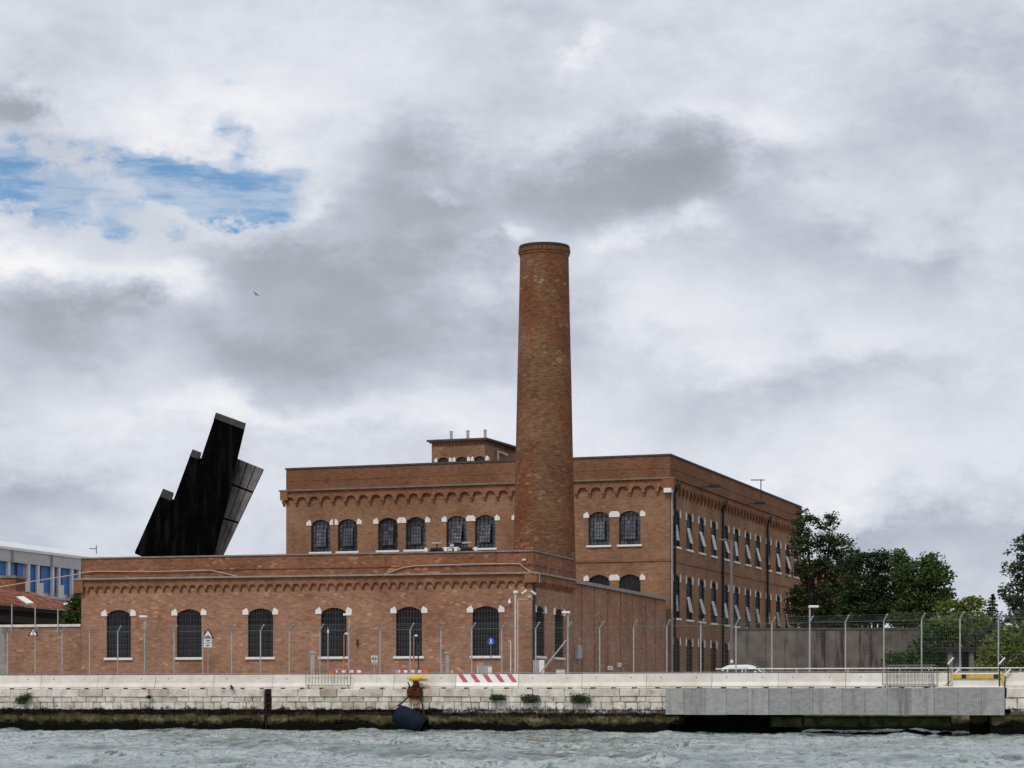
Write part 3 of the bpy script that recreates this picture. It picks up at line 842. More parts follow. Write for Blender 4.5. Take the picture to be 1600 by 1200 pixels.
# pale cable running along the parapet
cab = [(-60, 931), (0, 917), (60, 907), (118, 898), (131, 894.5), (150, 893), (250, 893), (330, 891), (352, 896), (380, 902.5), (560, 899), (600, 897.5), (629, 887), (652, 884), (740, 881.5), (800, 880.5), (812, 881), (822, 889), (833, 894)]
pts = []
for px, py in cab:
    if px < 118: q = P(px, py, 162 + (118 - px) * .02)
    else: q = LF.pt(LF.s_of(px), -.05 if px < 830 else -.5, LF.z_of(px, py))
    pts.append(q)
e = LSd.off(-.45)
for px, py in ((843, 897), (843, 910)): pts.append(e.pt(e.s_of(px), 0, e.z_of(px, py)))
put('cable', MB().tube([q - pts[8] for q in pts], .034, 5).mesh('cable', 'cable_tan'), None, pts[8], label='pale cable running along the parapet of the low building', cat='cable')

# ------------------------------------------------------------------ wall that links low and tall building
LK = Face(brc, LS); KLEN = 38 * 1.0417 - SLEN + .2
lk = thing('link_wall', 'windowless brick wall of tall panels receding between the two brick buildings', 'wall', (brc.x + 3, brc.y + 10, GZ))
KZ = 10.0
strip(LK, lk, 'wall_core', 0.02, KLEN, .12, .5, GZ - .3, KZ, 'brick_parapet')
ed = [0.05] + [LK.s_of(p) for p in (909, 929, 950, 970, 988, 1010, 1024)] + [KLEN]
for a, b in zip(ed[:-1], ed[1:]): strip(LK, lk, 'wall_panel', a + .05, b - .16, 0, .13, GZ - .28, KZ - .02, 'brick_red')
strip(LK, lk, 'coping', -.1, KLEN, -.22, .65, KZ, KZ + .24, 'gutter')

# ------------------------------------------------------------------ the tall building
t0 = Vector((12.88, 193.0)); TD = Vector((1, -.369)).normalized(); TS = Vector((.327, 1)).normalized()
TLEN = 32.43 * 1.0659; TSL = 52.2 * 1.0521
tl = t0 - TD * TLEN
tall = thing('tall_brick_building', 'three-storey brown brick building with arched windows behind the chimney', 'building', (t0.x - 8, t0.y + 25, GZ))
TF = Face(tl, TD); TR = Face(t0, TS)
ZG, ZTOP = 19.93, 21.85
fx = [(486, 516), (528, 558), (591, 621), (634, 665), (698, 728.5), (742, 774), (808, 838), (851, 882), (919.5, 952.5), (967, 1001)]
fc = [TF.s_of((a + b) / 2) for a, b in fx]; TW = 1.84
zu, zup = TF.z_of(960, 851.5), TF.z_of(960, 806)
zm0, zmp = TF.z_of(960, 947), TF.z_of(960, 905)
zg0, zgp = TF.z_of(960, 1045), TF.z_of(960, 1003)
ops = [(zg0, zgp, .38), (zm0, zmp, .38), (zu, zup, .38)]
TF.put('front_wall', wall_mesh(TLEN, GZ - .3, ZG + .05, [(c, TW, ops) for c in fc], mat='brick_brown'), tall)
kitf = window_kit('grid', TW, zup - zu, .38, (.46, .50)); kitm = window_kit('grid', TW, zmp - zm0, .38, (.46, .50))
sash_f = MB(); sash_f.box(-.46, .46, -.01, .02, -1.55, 0)
for k in range(5): sash_f.box(-.46 + .92 * k / 4 - .02, -.46 + .92 * k / 4 + .02, -.03, .03, -1.57, .02, 1)
for k in range(6): sash_f.box(-.48, .48, -.025, .025, -1.55 * k / 5 - .02, -1.55 * k / 5 + .02, 1)
sash_f = sash_f.mesh('open_sash', ['glass_sash', 'iron'])
for i, c in enumerate(fc):
    px = (fx[i][0] + fx[i][1]) / 2
    place_window(TF, tall, kitf, c, zu, 0, sash_me=sash_f, tilt=-.18 if px > 690 and px < 780 else -.05, sash_z=2.0, sides=(i % 2 == 0, i % 2 == 1))
    place_window(TF, tall, kitm, c, zm0, 1, sides=(i % 2 == 0, i % 2 == 1))
rp = (1057.5, 1077, 1096, 1115, 1134, 1150.5, 1168, 1184, 1200.5, 1216, 1230.5, 1244)
rc = [TR.s_of(p) for p in rp]; a0, a1 = rc[0], rc[-1]
rc = [a0 + (a1 - a0) * i / 11 * .5 + (rc[i] - 0) * .5 - a0 * .0 if False else rc[i] for i in range(12)]
RW = 2.05
ru, rup = TR.z_of(1059, 854.5), TR.z_of(1057.5, 806)
rm, rmp = TR.z_of(1059, 966), TR.z_of(1057.5, 907)
rg, rgp = TR.z_of(1059, 1062), TR.z_of(1057.5, 1006)
TR.put('side_wall', wall_mesh(TSL, GZ - .3, ZG + .05, [(c, RW, [(max(rg, GZ + .6), rgp, .5), (rm, rmp, .5), (ru, rup, .5)]) for c in rc], mat='brick_brown', reveal=.13), tall)
kr = [window_kit('sash', RW, b - a, .5, (.28, .70), dp=.05) for a, b in ((ru, rup), (rm, rmp), (max(rg, GZ + .6), rgp))]
sash_r = MB()
sash_r.box(-.40, .40, -.02, .02, -.58, 0); sash_r.box(-.40, .40, -.02, .02, -1.22, -.63)
for x in (-.42, .42): sash_r.box(x - .02, x + .02, -.03, .03, -1.25, .03, 1)
for q in (-.605, -1.24, .02): sash_r.box(-.39, .39, -.03, .03, q - .02, q + .02, 1)
sash_r = sash_r.mesh('open_sash', ['glass_bright', 'white_paint'])
for i, c in enumerate(rc):
    place_window(TR, tall, kr[0], c, ru, sash_me=sash_r, tilt=-radians(random.choice((5, 9, 11, 13, 14, 16)) + random.uniform(-2, 2)), sash_z=1.75)
    place_window(TR, tall, kr[1], c, rm, sash_me=sash_r, tilt=-radians(random.choice((5, 9, 11, 13, 14, 16)) + random.uniform(-2, 2)), sash_z=1.85)
    place_window(TR, tall, kr[2], c, max(rg, GZ + .6))
cor_t = corbel_mesh(1.16, 1, -.80, -.50, .25, -1.30, 'brick_trim')
frieze(TF, tall, -.15, TLEN + .1, 1.16, cor_t, ZG)
cor_r = corbel_mesh(1.16, 1, -.80, -.46, .26, -1.30, 'brick_trim')
frieze(TR, tall, .3, TSL, 1.30, cor_r, ZG)
strip(TF, tall, 'cornice', -.5, TLEN + .45, -.46, .05, ZG + .002, ZG + .13, 'gutter_brown')
strip(TR, tall, 'cornice', -.4, TSL + .3, -.44, .05, ZG + .006, ZG + .135, 'brick_parapet')
strip(TF, tall, 'parapet', .02, TLEN - .02, .02, .4, ZG + .05, ZTOP, 'brick_parapet')
strip(TR, tall, 'parapet', .05, TSL, .03, .4, ZG + .054, ZTOP + .003, 'brick_parapet')
strip(TF, tall, 'coping', -.08, TLEN + .08, -.06, .5, ZTOP + .003, ZTOP + .14, 'dark_coping')
strip(TR, tall, 'coping', -.05, TSL + .08, -.08, .5, ZTOP + .008, ZTOP + .145, 'dark_coping')
strip(TF, tall, 'corner_block', TLEN - .62, TLEN + .40, -.42, -.006, ZG - .75, ZG - .003, 'brick_trim')
strip(TF, tall, 'corner_block', -.40, .3, -.40, -.006, ZG - .75, ZG - .003, 'brick_trim')
zsc = TF.z_of(985, 876)
strip(TF, tall, 'string_course', 0, TLEN + .06, -.08, .03, zsc - .09, zsc + .09, 'brick_trim')
strip(TR, tall, 'string_course', .02, TSL, -.08, .03, zsc - .094, zsc + .086, 'brick_trim')
strip(TF, tall, 'capital', TLEN - .42, TLEN + .22, -.44, -.01, ZG - 1.12, ZG - .76, 'white_stone')
for px, r, mt, y in ((1047.5, .07, 'pipe_grey', -.12), (1052, .10, 'iron', -.16), (1126.5, .12, 'iron', -.2), (1196.5, .12, 'iron', -.2)):
    a = TR.s_of(px)
    TR.put('downpipe', MB().tube([(a, y, GZ), (a, y, ZG - 1.2), (a, y - .18, ZG - .7)], r, 6).mesh('downpipe', mt), tall)
    if px > 1050: strip(TR, tall, 'hopper', a - .22, a + .22, -.62, -.44, ZG - .75, ZG - .30, 'iron')
bl = tl + TS * TSL; brr = t0 + TS * TSL
m = MB(); pp = [Vector((*q, 0)) - tall.location for q in (tl, t0, brr, bl)]
m.add([(q.x, q.y, ZG + .9 - GZ) for q in pp], [(0, 1, 2, 3)])
put('flat_roof', m.mesh('flat_roof', 'roof_felt'), tall)
RF = Face(brr, -TD); RF.put('rear_wall', wall_mesh(TLEN, GZ - .3, ZTOP, [], mat='brick_brown'), tall)
LE = Face(bl, -TS); LE.put('end_wall', wall_mesh(TSL, GZ - .3, ZTOP, [], mat='brick_brown'), tall)
# roof house
PF0 = TF.off(8); PR = PF0.pt(PF0.s_of(757)); PL = PF0.pt(PF0.s_of(674.5))
PF = Face((PL.x, PL.y), TD); PS = Face((PR.x, PR.y), TS); pl = (PR - PL).length
zt = PF.z_of(715, 689)
wc = [PF.s_of(p) for p in (692.5, 721, 749.5)]
zb = PF.z_of(721, 727); zsp = PF.z_of(721, 719); zap = PF.z_of(721, 713.5)
PF.put('roof_house_wall', wall_mesh(pl, ZG + .9, zt, [(c, 1.15, [(zb - .6, zsp, zap - zsp)]) for c in wc], mat='brick_brown'), tall)
kp = window_kit('grid', 1.15, zsp - zb + .6, zap - zsp, (.28, .42)); kp['pane'] = [pane_mesh(1.15, zsp - zb + .6, zap - zsp, .2, 'glass_red')]; kp['extra'] = []
for c in wc: place_window(PF, tall, kp, c, zb - .6)
a = PS.s_of(783); PS.put('roof_house_wall', wall_mesh(9, ZG + .9, zt, [(a, 1.6, [(zb - .6, zsp - .1, zap - zsp)])], mat='brick_brown'), tall)
kp2 = window_kit('grid', 1.6, zsp - zb + .5, zap - zsp, (.5, .42)); kp2['extra'] = []
place_window(PS, tall, kp2, a, zb - .6)
den = MB().box(0, .15, -.12, .02, -.18, 0).mesh('dentil', 'brick_trim')
for i in range(17): PF.put('dentil', den, tall, .1 + i * (pl - .3) / 16, 0, zt - .13)
for i in range(14): PS.put('dentil', den, tall, .3 + i * .6, 0, zt - .13)
m = MB(); m.box(-.35, pl + .35, -.35, 9, zt, zt + .16)
PF.put('roof_house_roof', m.mesh('roof_house_roof', 'dark_coping'), tall)
strip(PF, tall, 'roof_house_cornice', -.16, pl + .16, -.18, .03, zt - .13, zt - .002, 'brick_trim')
vent = MB().lathe([(0, 0), (.135, 0), (.135, .72), (.16, .72), (.16, .8), (0, .8)], 10).mesh('vent_pipe', 'galv')
for p in (705, 731, 758): PF.put('vent_pipe', vent, tall, PF.off(.6).s_of(p), .6, zt + .16)
a = PS.off(-.3).s_of(778)
PS.put('waste_pipe', MB().tube([(a, -.3, ZG + .9), (a, -.3, zt - .72), (a + 2.6, -.3, zt - .8)], .10, 6).mesh('waste_pipe', 'pipe_white'), tall)
# lamp arms on the side parapet, aerial on the roof
for i, (pa, pb, py) in enumerate(((1087, 1117, 761.5), (1160, 1191, 788))):
    a = TR.s_of(pa); p = TR.pt(a, -.02, TR.z_of(pa, py)); o = thing('wall_lamp', ('dark lamp arm on the side parapet nearer the building corner', 'dark lamp arm on the side parapet farther along the side wall')[i], 'wall lamp', p, TR.rz, 'lamp arms on the parapet')
    put('arm', MB().tube([(0, 0, 0), (.3, -1.25, .12)], .06, 6).mesh('arm', 'iron'), o)
    put('lamp_head', MB().cbox(-.05, .65, -2.1, -1.1, 0, .2, .05).mesh('lamp_head', 'iron'), o)
p = P(1189, 766, 222); o = thing('roof_aerial', 'T-shaped aerial on the roof of the tall brick building', 'aerial', (p.x, p.y, ZG + .9))
put('mast', MB().tube([(0, 0, 0), (0, 0, P(0, 749, 222).z - ZG - .9)], .05, 5).mesh('mast', 'iron_grey'), o)
zz = P(0, 750, 222).z - ZG - .9
m = MB().tube([(-.95, 0, zz), (.35, 0, zz)], .05, 5); m.tube([(-.6, -.3, zz), (-.6, .3, zz)], .025, 5).tube([(-.3, -.3, zz), (-.3, .3, zz)], .025, 5)
put('crossbar', m.mesh('crossbar', 'iron_grey'), o)

# ------------------------------------------------------------------ chimney
CY = 167.3; CX = (850.5 - 800) / F_PX * CY
ch = thing('brick_chimney', 'tall round tapering brick chimney rising between the two brick buildings', 'chimney', (CX, CY, GZ))
sca = F_PX / CY; prof = []
for py, wpx in ((1095, 104), (1000, 101), (900, 98.5), (865, 97), (780, 93), (700, 89), (590, 84.5), (500, 80), (430, 77), (398, 76)):
    prof.append((wpx / 2 / sca, EYE + (HOR - py) / sca - GZ))
prof.insert(0, (104.5 / 2 / sca, -.3))
put('shaft', MB().lathe(prof, 48).mesh('shaft', 'brick_chimney', True), ch)
zc = EYE + (HOR - 399) / sca - GZ; r = 39.3 / sca
m = MB().lathe([(r * .97, zc - .12), (r, zc - .04), (r, zc + .52), (r * .985, zc + .60), (r * .9, zc + .66), (r * .72, zc + .66), (r * .72, zc - .8)], 48)
put('cap', m.mesh('cap', 'brick_chimney'), ch)
cd = MB().box(-.10, .10, -.06, .10, 0, .26).mesh('cap_brick', 'brick_chimney')
for k in range(40):
    th = 2 * pi * k / 40
    o = put('cap_brick', cd, ch, (r * sin(th), -r * cos(th), zc + .12), th)
MAT['moss_cap'] = plain('mossy brick', (.045, .036, .022), .95, 0, .5, 4)
put('cap_edge', MB().lathe([(r * 1.012, zc + .42), (r * 1.012, zc + .56), (r * .99, zc + .63), (r * .8, zc + .68), (r * .74, zc + .68)], 48).mesh('cap_edge', 'moss_cap'), ch)

# ------------------------------------------------------------------ leaning black tower behind the low building
TY = 186.0; TSC = F_PX / TY
bt = thing('leaning_black_tower', 'black stepped tower of leaning slabs behind the low building', 'tower', (P(330, 870, TY).x, TY, GZ))


def slab(poly, y0, y1, name, mat, edge_mat=None):
    base = P(330, 870, TY)
    pts = [((px - 330) / TSC, EYE + (HOR - py) / TSC - GZ) for px, py in poly]
    m = MB(); n = len(pts)
    pts = pts[::-1]
    sk = -.145
    vs = [(x, y0, z) for x, z in pts] + [(x + sk * (y1 - y0), y1, z) for x, z in pts]
    fs = [tuple(range(n)), tuple(range(2 * n - 1, n - 1, -1))] + [((i + 1) % n, i, i + n, (i + 1) % n + n) for i in range(n)]
    m.add(vs, fs)
    return put(name, m.mesh(name, mat), bt)


slab([(335.5, 652), (382.5, 670), (330, 890), (256, 890)], 0, 3.4, 'tall_slab', 'tower_black')
slab([(297, 709), (330, 722), (330, 890), (230, 890)], .25, 3.0, 'middle_slab', 'tower_black')
slab([(249, 772), (290, 787), (300, 900), (209, 862)], .5, 2.6, 'short_slab', 'tower_black')
slab([(337.5, 644.5), (384.5, 661.5), (382.2, 671.5), (334.5, 653.5)], -.06, 3.46, 'end_board', 'tower_edge')
slab([(300.3, 701.5), (314, 706.5), (310.5, 717), (295.8, 712)], .19, 3.06, 'end_board', 'tower_edge')
slab([(253.5, 762.5), (270, 769), (265.5, 781.5), (248, 775)], .44, 2.66, 'end_board', 'tower_edge')
# grey slab behind on the right, clad in separate boards
slab([(350, 707), (410, 731), (342, 875), (325, 875)], 1.2, 4.4, 'grey_slab', 'tower_black')
A0, A1, B0, B1 = Vector((346, 704)), Vector((410, 731)), Vector((318, 880)), Vector((340, 880))
for j, (r0, r1) in enumerate(((.0, .24), (.25, .56), (.57, 1.0))):
    for i in range(5):
        def cp(u_, r_):
            a = A0.lerp(A1, u_); b = B0.lerp(B1, u_); return tuple(a.lerp(b, r_))
        e = .012
        slab([cp(i / 5 + e, r0 + .004), cp((i + 1) / 5 - e, r0 + .004), cp((i + 1) / 5 - e, r1 - .004), cp(i / 5 + e, r1 - .004)], 1.1 + random.uniform(0, .04), 1.3, 'cladding_board', 'tower_grey')

# ------------------------------------------------------------------ boundary wall on the left
BF = Face(cl, LD); bs = BF.s_of(-70)
bw = thing('boundary_wall', 'low brick boundary wall with white coping at the left of the brick building', 'wall', tuple(BF.pt(BF.s_of(60), 0, GZ)))
zc = BF.z_of(60, 979.5)
strip(BF, bw, 'wall_face', BF.s_of(11), -.05, .08, .45, GZ - .3, zc, 'brick_red')
strip(BF, bw, 'plastered_stretch', bs, BF.s_of(11) - .01, .03, .45, GZ - .3, zc - .004, 'plaster')
strip(BF, bw, 'coping', bs, -.06, -.02, .55, zc, zc + .17, 'white_coping')
for px, top in ((19, 944), (55.5, 948), (91, 951)):
    a = BF.s_of(px); zz = BF.z_of(px, top)
    BF.put('wire_post', MB().box(-.035, .035, -.07, -.02, zc - .5, zz).mesh('wire_post', 'pipe_grey'), bw, a)

# tiled shed behind the wall
e0 = P(-90, 0, 163.5); e1 = P(121, 0, 184.5)
ED = Vector((e1.x - e0.x, e1.y - e0.y)); el = ED.length * 1.28
SF = Face((e0.x, e0.y), ED)
sh = thing('tiled_shed', 'old shed with a sagging terracotta tile roof and two pale skylights', 'shed', tuple(SF.pt(el * .6, 3, GZ)))
ze, zrg = 8.86, 10.65; run = 7.0
nx = int(el / .11); ny = 16; m = MB(); vs = []; fs = []
for j in range(ny + 1):
    for i in range(nx + 1):
        x = i * el / nx; yy = run * j / ny
        sag = -.10 * sin(pi * j / ny) + .05 * sin(x * .7) * sin(j * .9)
        vs.append((x, yy, ze + (zrg - ze) * j / ny + sag + .045 * cos(2 * pi * x / .44) - .04 * ((j * 1.0) % 1)))
for j in range(ny):
    for i in range(nx):
        k = j * (nx + 1) + i; fs.append((k, k + 1, k + nx + 2, k + nx + 1))
m.add(vs, fs); SF.put('roof', m.mesh('roof', 'tiles'), sh)
strip(SF, sh, 'eave_beam', 0, el, .15, .3, ze - .35, ze - .06, 'iron')
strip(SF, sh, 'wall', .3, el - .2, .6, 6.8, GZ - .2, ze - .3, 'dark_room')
strip(SF, sh, 'shelf_board', 0, el - .4, .35, .6, ze - 1.25, ze - .75, 'bark')
def on_roof(px, py):
    # march along the roof plane
    best = None
    for j in range(140):
        yy = run * j / 139; f = SF.off(yy); zz = ze + (zrg - ze) * yy / run
        d_ = abs(f.z_of(px, py) - zz)
        if best is None or d_ < best[0]: best = (d_, f.s_of(px), yy, zz)
    return Vector(best[1:])
for quad in ([(26, 933), (37, 932.5), (53, 942.5), (42, 943.5)], [(109, 940.5), (114, 940), (120, 943.5), (115, 944.5)], [(98, 943.5), (104, 943), (110, 945.5), (103, 946)]):
    q = [on_roof(*t) for t in quad]; m = MB()
    m.add([(p.x, p.y, p.z + .05) for p in q[::-1]] + [(p.x, p.y, p.z - .05) for p in q[::-1]], [(0, 1, 2, 3), (0, 4, 5, 1), (1, 5, 6, 2), (2, 6, 7, 3), (3, 7, 4, 0)])
    SF.put('skylight', m.mesh('skylight', 'white_paint'), sh)
# brick stack seen left above the shed
p = P(-8, 903, 196); q = P(24, 917, 196)
o = thing('brick_shed', 'plain brick outbuilding just above the tiled shed at the picture edge', 'outbuilding', (p.x, 196, GZ))
put('wall', MB().box(-6, q.x - p.x, 0, 4, -.2, p.z - GZ).mesh('wall', 'brick_old'), o)
put('coping', MB().box(-6.1, q.x - p.x + .1, -.1, 4.1, p.z - GZ, p.z - GZ + .2).mesh('coping', 'coping'), o)

# ------------------------------------------------------------------ white apartment block, far left
wa = P(125, 0, 240); WD = Vector((.29, 1)).normalized()
WFc = Face((wa.x - WD.x * 40, wa.y - WD.y * 40), WD)
wb = thing('white_apartment_building', 'white modern block with blue shutters and a pale metal roof', 'building', (wa.x - 6, wa.y, GZ))
L = 75
zf1, zf0 = WFc.z_of(100, 870), WFc.z_of(100, 888.5)
zw = WFc.z_of(100, 928)
strip(WFc, wb, 'wall', 0, L, 0, 12, GZ, zf0 + .2, 'white_wall')
strip(WFc, wb, 'fascia', -.5, L, -.5, .2, zf0, zf1, 'fascia')
strip(WFc, wb, 'gutter', -.5, L, -.62, -.3, zf1 - .05, zf1 + .20, 'white_paint')
m = MB()
rp_ = [(-.45, zf1 + .1), (1.0, zf1 + .75), (3.5, zf1 + 1.2), (6.5, zf1 + 1.4), (12, zf1 + .6), (12, zf1 - .5), (-.4, zf1 - .3)]
n = len(rp_)
m.add([(-.5, y, z) for y, z in rp_] + [(L, y, z) for y, z in rp_], [tuple(range(n - 1, -1, -1)), tuple(range(n, 2 * n))] + [(i, i + n, (i + 1) % n + n, (i + 1) % n) for i in range(n)])
WFc.put('metal_roof', m.mesh('metal_roof', 'metal_roof'), wb)
for p in (11.5, 73): strip(WFc, wb, 'fascia_joint', WFc.s_of(p) - .25, WFc.s_of(p) + .3, -.53, -.49, zf0 + .05, zf1 - .06, 'gutter')
for a, b in ((-30, -22), (-14, -8), (-4, 6), (14, 20), (25, 34), (44, 53), (62, 76), (78, 87), (95, 106), (108, 118)):
    strip(WFc, wb, 'shutter', WFc.s_of(a), WFc.s_of(b), -.16, -.04, zw, zf0 - .02, 'blue_shutter')
for a, b in ((11, 15), (20, 27), (55.5, 61), (88, 94), (119, 126)):
    strip(WFc, wb, 'doorway', WFc.s_of(a), WFc.s_of(b), -.10, -.03, zw, zf0 - .03, 'dark_room')
for p in (8, 39, 54, 77, 87, 107, 118.5):
    strip(WFc, wb, 'column', WFc.s_of(p) - .22, WFc.s_of(p) + .22, -.45, -.2, zw - .5, zf0 - .01, 'white_wall')
for a, b in ((23, 28), (43, 52), (77, 84), (108, 116)):
    strip(WFc, wb, 'balcony_panel', WFc.s_of(a), WFc.s_of(b), -1.12, -1.02, zw - .5, zw + .75, 'white_wall')
strip(WFc, wb, 'balcony_slab', 10, L, -1.2, 0, zw - .7, zw - .5, 'fascia')
ap = WFc.off(5).pt(WFc.off(5).s_of(150.5), 0, zf1 + 1.2)
o = thing('roof_aerial', 'small aerial on the pale roof of the white block', 'aerial', ap)
m = MB().tube([(0, 0, 0), (0, 0, 1.15)], .045, 5).tube([(-.75, 0, .78), (.05, 0, .78)], .04, 5)
for x in (-.7, -.4, -.1): m.tube([(x, -.2, .78), (x, .2, .78)], .025, 4)
put('mast', m.mesh('mast', 'iron_grey'), o)


# ------------------------------------------------------------------ vegetation
def leaf_mesh(name, pts, size, mat, droop=.25):
    n = len(pts); pts = np.asarray(pts)
    a = rng.normal(size=(n, 3)); a /= np.linalg.norm(a, axis=1)[:, None]
    a[:, 2] *= .6
    b = np.cross(a, rng.normal(size=(n, 3))); b /= np.linalg.norm(b, axis=1)[:, None]
    s = (size * rng.uniform(.6, 1.35, n))[:, None]
    c = np.cross(a, b) * s * .15
    V = np.stack([pts - a * s, pts + b * s * .5 - c, pts + a * s, pts - b * s * .5 - c], 1).reshape(-1, 3)
    me = bpy.data.meshes.new(name); me.vertices.add(4 * n); me.vertices.foreach_set('co', V.reshape(-1).astype(np.float32))
    me.loops.add(4 * n); me.loops.foreach_set('vertex_index', np.arange(4 * n, dtype=np.int32))
    me.polygons.add(n); me.polygons.foreach_set('loop_start', np.arange(0, 4 * n, 4, dtype=np.int32))
    me.update(calc_edges=True); me.materials.append(MAT[mat])
    return me


def clump_points(blobs, n, clump=.55, per=26, shell=.55):
    """blobs: (cx,cy,cz,rx,ry,rz); leaves gathered in sprays near the outside of each blob"""
    vol = np.array([b[3] * b[4] * b[5] for b in blobs]) ** .75; vol /= vol.sum()
    out = []
    for b, w in zip(blobs, vol):
        k = max(3, int(n * w / per))
        dd = rng.normal(size=(k, 3)); dd /= np.linalg.norm(dd, axis=1)[:, None]
        r = rng.uniform(shell ** 2, 1.0, k)[:, None] ** .5 * rng.uniform(.8, 1.06, k)[:, None]
        c = np.array(b[:3]) + dd * r * np.array(b[3:])
        sz = rng.uniform(.5, 1.3, k)
        for q, z_ in zip(c, sz):
            out.append(q + np.clip(rng.normal(size=(per, 3)), -1.6, 1.6) * np.array([clump, clump, clump * .55]) * z_ * .62)
    return np.concatenate(out)


def tree(name, label, cat, Y, px, blobs_px, n, leaf, mat, trunk_r=.22, group=None, depth=1.0, clump=.55, shell=.5):
    """blobs_px: (px, py, rx, ry) of foliage masses as seen, given depth about the tree's own Y"""
    k = Y / F_PX; X = (px - 800) * k
    t = thing(name, label, cat, (X, Y, GZ), 0, group)
    bl = []
    for bx, by, rx, ry in blobs_px:
        r = rx * k
        bl.append(((bx - px) * k, rng.uniform(-.5, .5) * r * depth, EYE + (HOR - by) * k - GZ, r, r * depth, ry * k))
    put('crown', leaf_mesh('crown', clump_points(bl, n, clump, shell=shell), leaf, mat), t)
    m = MB(); zmin = min(b[2] for b in bl); zmax = max(b[2] for b in bl)
    fork = max(.6, zmin * .65)
    m.tube([(0, 0, -.2), (rng.uniform(-.1, .1), 0, fork * .5), (rng.uniform(-.2, .2), 0, fork)], [trunk_r * 1.25, trunk_r, trunk_r * .85], 7)
    for b in bl:
        for _ in range(3):
            e = Vector(b[:3]) + Vector((rng.uniform(-.7, .7) * b[3], rng.uniform(-.7, .7) * b[4], rng.uniform(-.4, .8) * b[5]))
            s_ = Vector((0, 0, fork * rng.uniform(.8, 1.0)))
            md = s_.lerp(e, .5) + Vector((rng.uniform(-.3, .3), rng.uniform(-.3, .3), .25))
            m.tube([s_, md, e], [trunk_r * .5, trunk_r * .28, trunk_r * .08], 5)
    put('trunk', m.mesh('trunk', 'bark'), t)
    return t


tree('broadleaf_tree', 'tallest feathery dark tree overlapping the far corner of the tall building', 'tree', 214, 1282,
     [(1258, 815, 20, 20), (1292, 815, 18, 17), (1252, 850, 24, 22), (1288, 850, 26, 22), (1312, 855, 20, 20), (1300, 885, 34, 22), (1262, 890, 26, 20), (1330, 885, 16, 18),
      (1258, 930, 30, 22), (1300, 935, 38, 30), (1246, 955, 22, 24), (1290, 970, 40, 24)], 15000, .16, 'leaf_dark', .28, clump=.5)
tree('broadleaf_tree', 'dense dark tree in the middle above the stained concrete wall', 'tree', 204, 1362,
     [(1340, 880, 22, 20), (1372, 878, 26, 18), (1345, 915, 34, 28), (1388, 905, 30, 28), (1360, 950, 46, 30), (1330, 965, 30, 24), (1400, 945, 30, 34)], 17000, .17, 'leaf_dark', .25)
tree('broadleaf_tree', 'dark tree with ragged top, rightmost of the dark trees by the wall', 'tree', 200, 1445,
     [(1408, 872, 14, 14), (1452, 878, 17, 14), (1430, 900, 34, 24), (1462, 905, 22, 24), (1472, 935, 18, 18), (1440, 940, 36, 30), (1420, 965, 34, 22)], 14000, .17, 'leaf_mid', .25)
tree('young_tree', 'yellow-green leafy tree right of the dark trees', 'tree', 192, 1505,
     [(1490, 950, 24, 14), (1518, 945, 22, 14), (1480, 975, 30, 20), (1520, 975, 28, 20), (1458, 985, 20, 16)], 6500, .15, 'leaf_light', .14)
tree('grey_leaved_tree', 'feathery grey-green tree at the right picture edge', 'tree', 182, 1604,
     [(1592, 858, 14, 18), (1612, 845, 18, 18), (1582, 895, 16, 20), (1606, 890, 24, 24), (1578, 930, 18, 20), (1606, 935, 30, 28), (1590, 968, 26, 24), (1630, 900, 30, 40), (1640, 960, 30, 30)], 8000, .15, 'leaf_grey', .2, clump=.45)


def bush(name, label, Y, px, blobs_px, n, leaf, mat, base=GZ, cat='bush', group=None, off=0):
    k = Y / F_PX
    t = thing(name, label, cat, ((px - 800) * k, Y, base), 0, group)
    bl = [((bx - px) * k, 0, EYE + (HOR - by) * k - base, rx * k, rx * k * .8, ry * k) for bx, by, rx, ry in blobs_px]
    put('foliage', leaf_mesh('foliage', clump_points(bl, n, .4, 22, .35), leaf, mat), t)
    m = MB()
    for b in bl: m.tube([(0, 0, -.15), (b[0] * .6, b[1], b[2] * .5), (b[0], b[1], b[2])], [.05, .035, .01], 5)
    put('stem', m.mesh('stem', 'bark'), t)
    return t


bush('shrub', 'dark green shrub at the right end of the stained concrete wall', 170, 1412, [(1400, 1035, 26, 18), (1428, 1030, 20, 18), (1445, 1005, 18, 26), (1440, 1035, 20, 20)], 4200, .13, 'leaf_mid')
bush('shrub', 'deep green shrub left of the dark-roofed kiosk', 172, 1470, [(1462, 985, 22, 18), (1475, 1010, 24, 24), (1468, 1035, 24, 18), (1500, 990, 20, 16), (1452, 1010, 14, 24)], 5200, .13, 'leaf_mid')
bush('shrub', 'broad light green shrub right of the dark-roofed kiosk', 163, 1570, [(1550, 1015, 22, 26), (1580, 1000, 26, 28), (1600, 1025, 34, 28), (1545, 1040, 20, 14), (1620, 985, 22, 20), (1572, 1038, 26, 16)], 7000, .13, 'leaf_light')
bush('shrub', 'dark shrub filling the ground behind the kiosk', 184, 1530, [(1515, 995, 26, 18), (1545, 990, 26, 18), (1580, 1000, 30, 22), (1620, 1005, 30, 25), (1520, 1025, 30, 22), (1480, 1025, 25, 22)], 6000, .15, 'leaf_grey')
bush('shrub', 'green shrub squeezed between the shed and the low building', 168, 118, [(118, 945, 9, 14), (112, 965, 13, 14), (121, 970, 8, 12), (122, 935, 5, 10)], 2200, .12, 'leaf_mid')
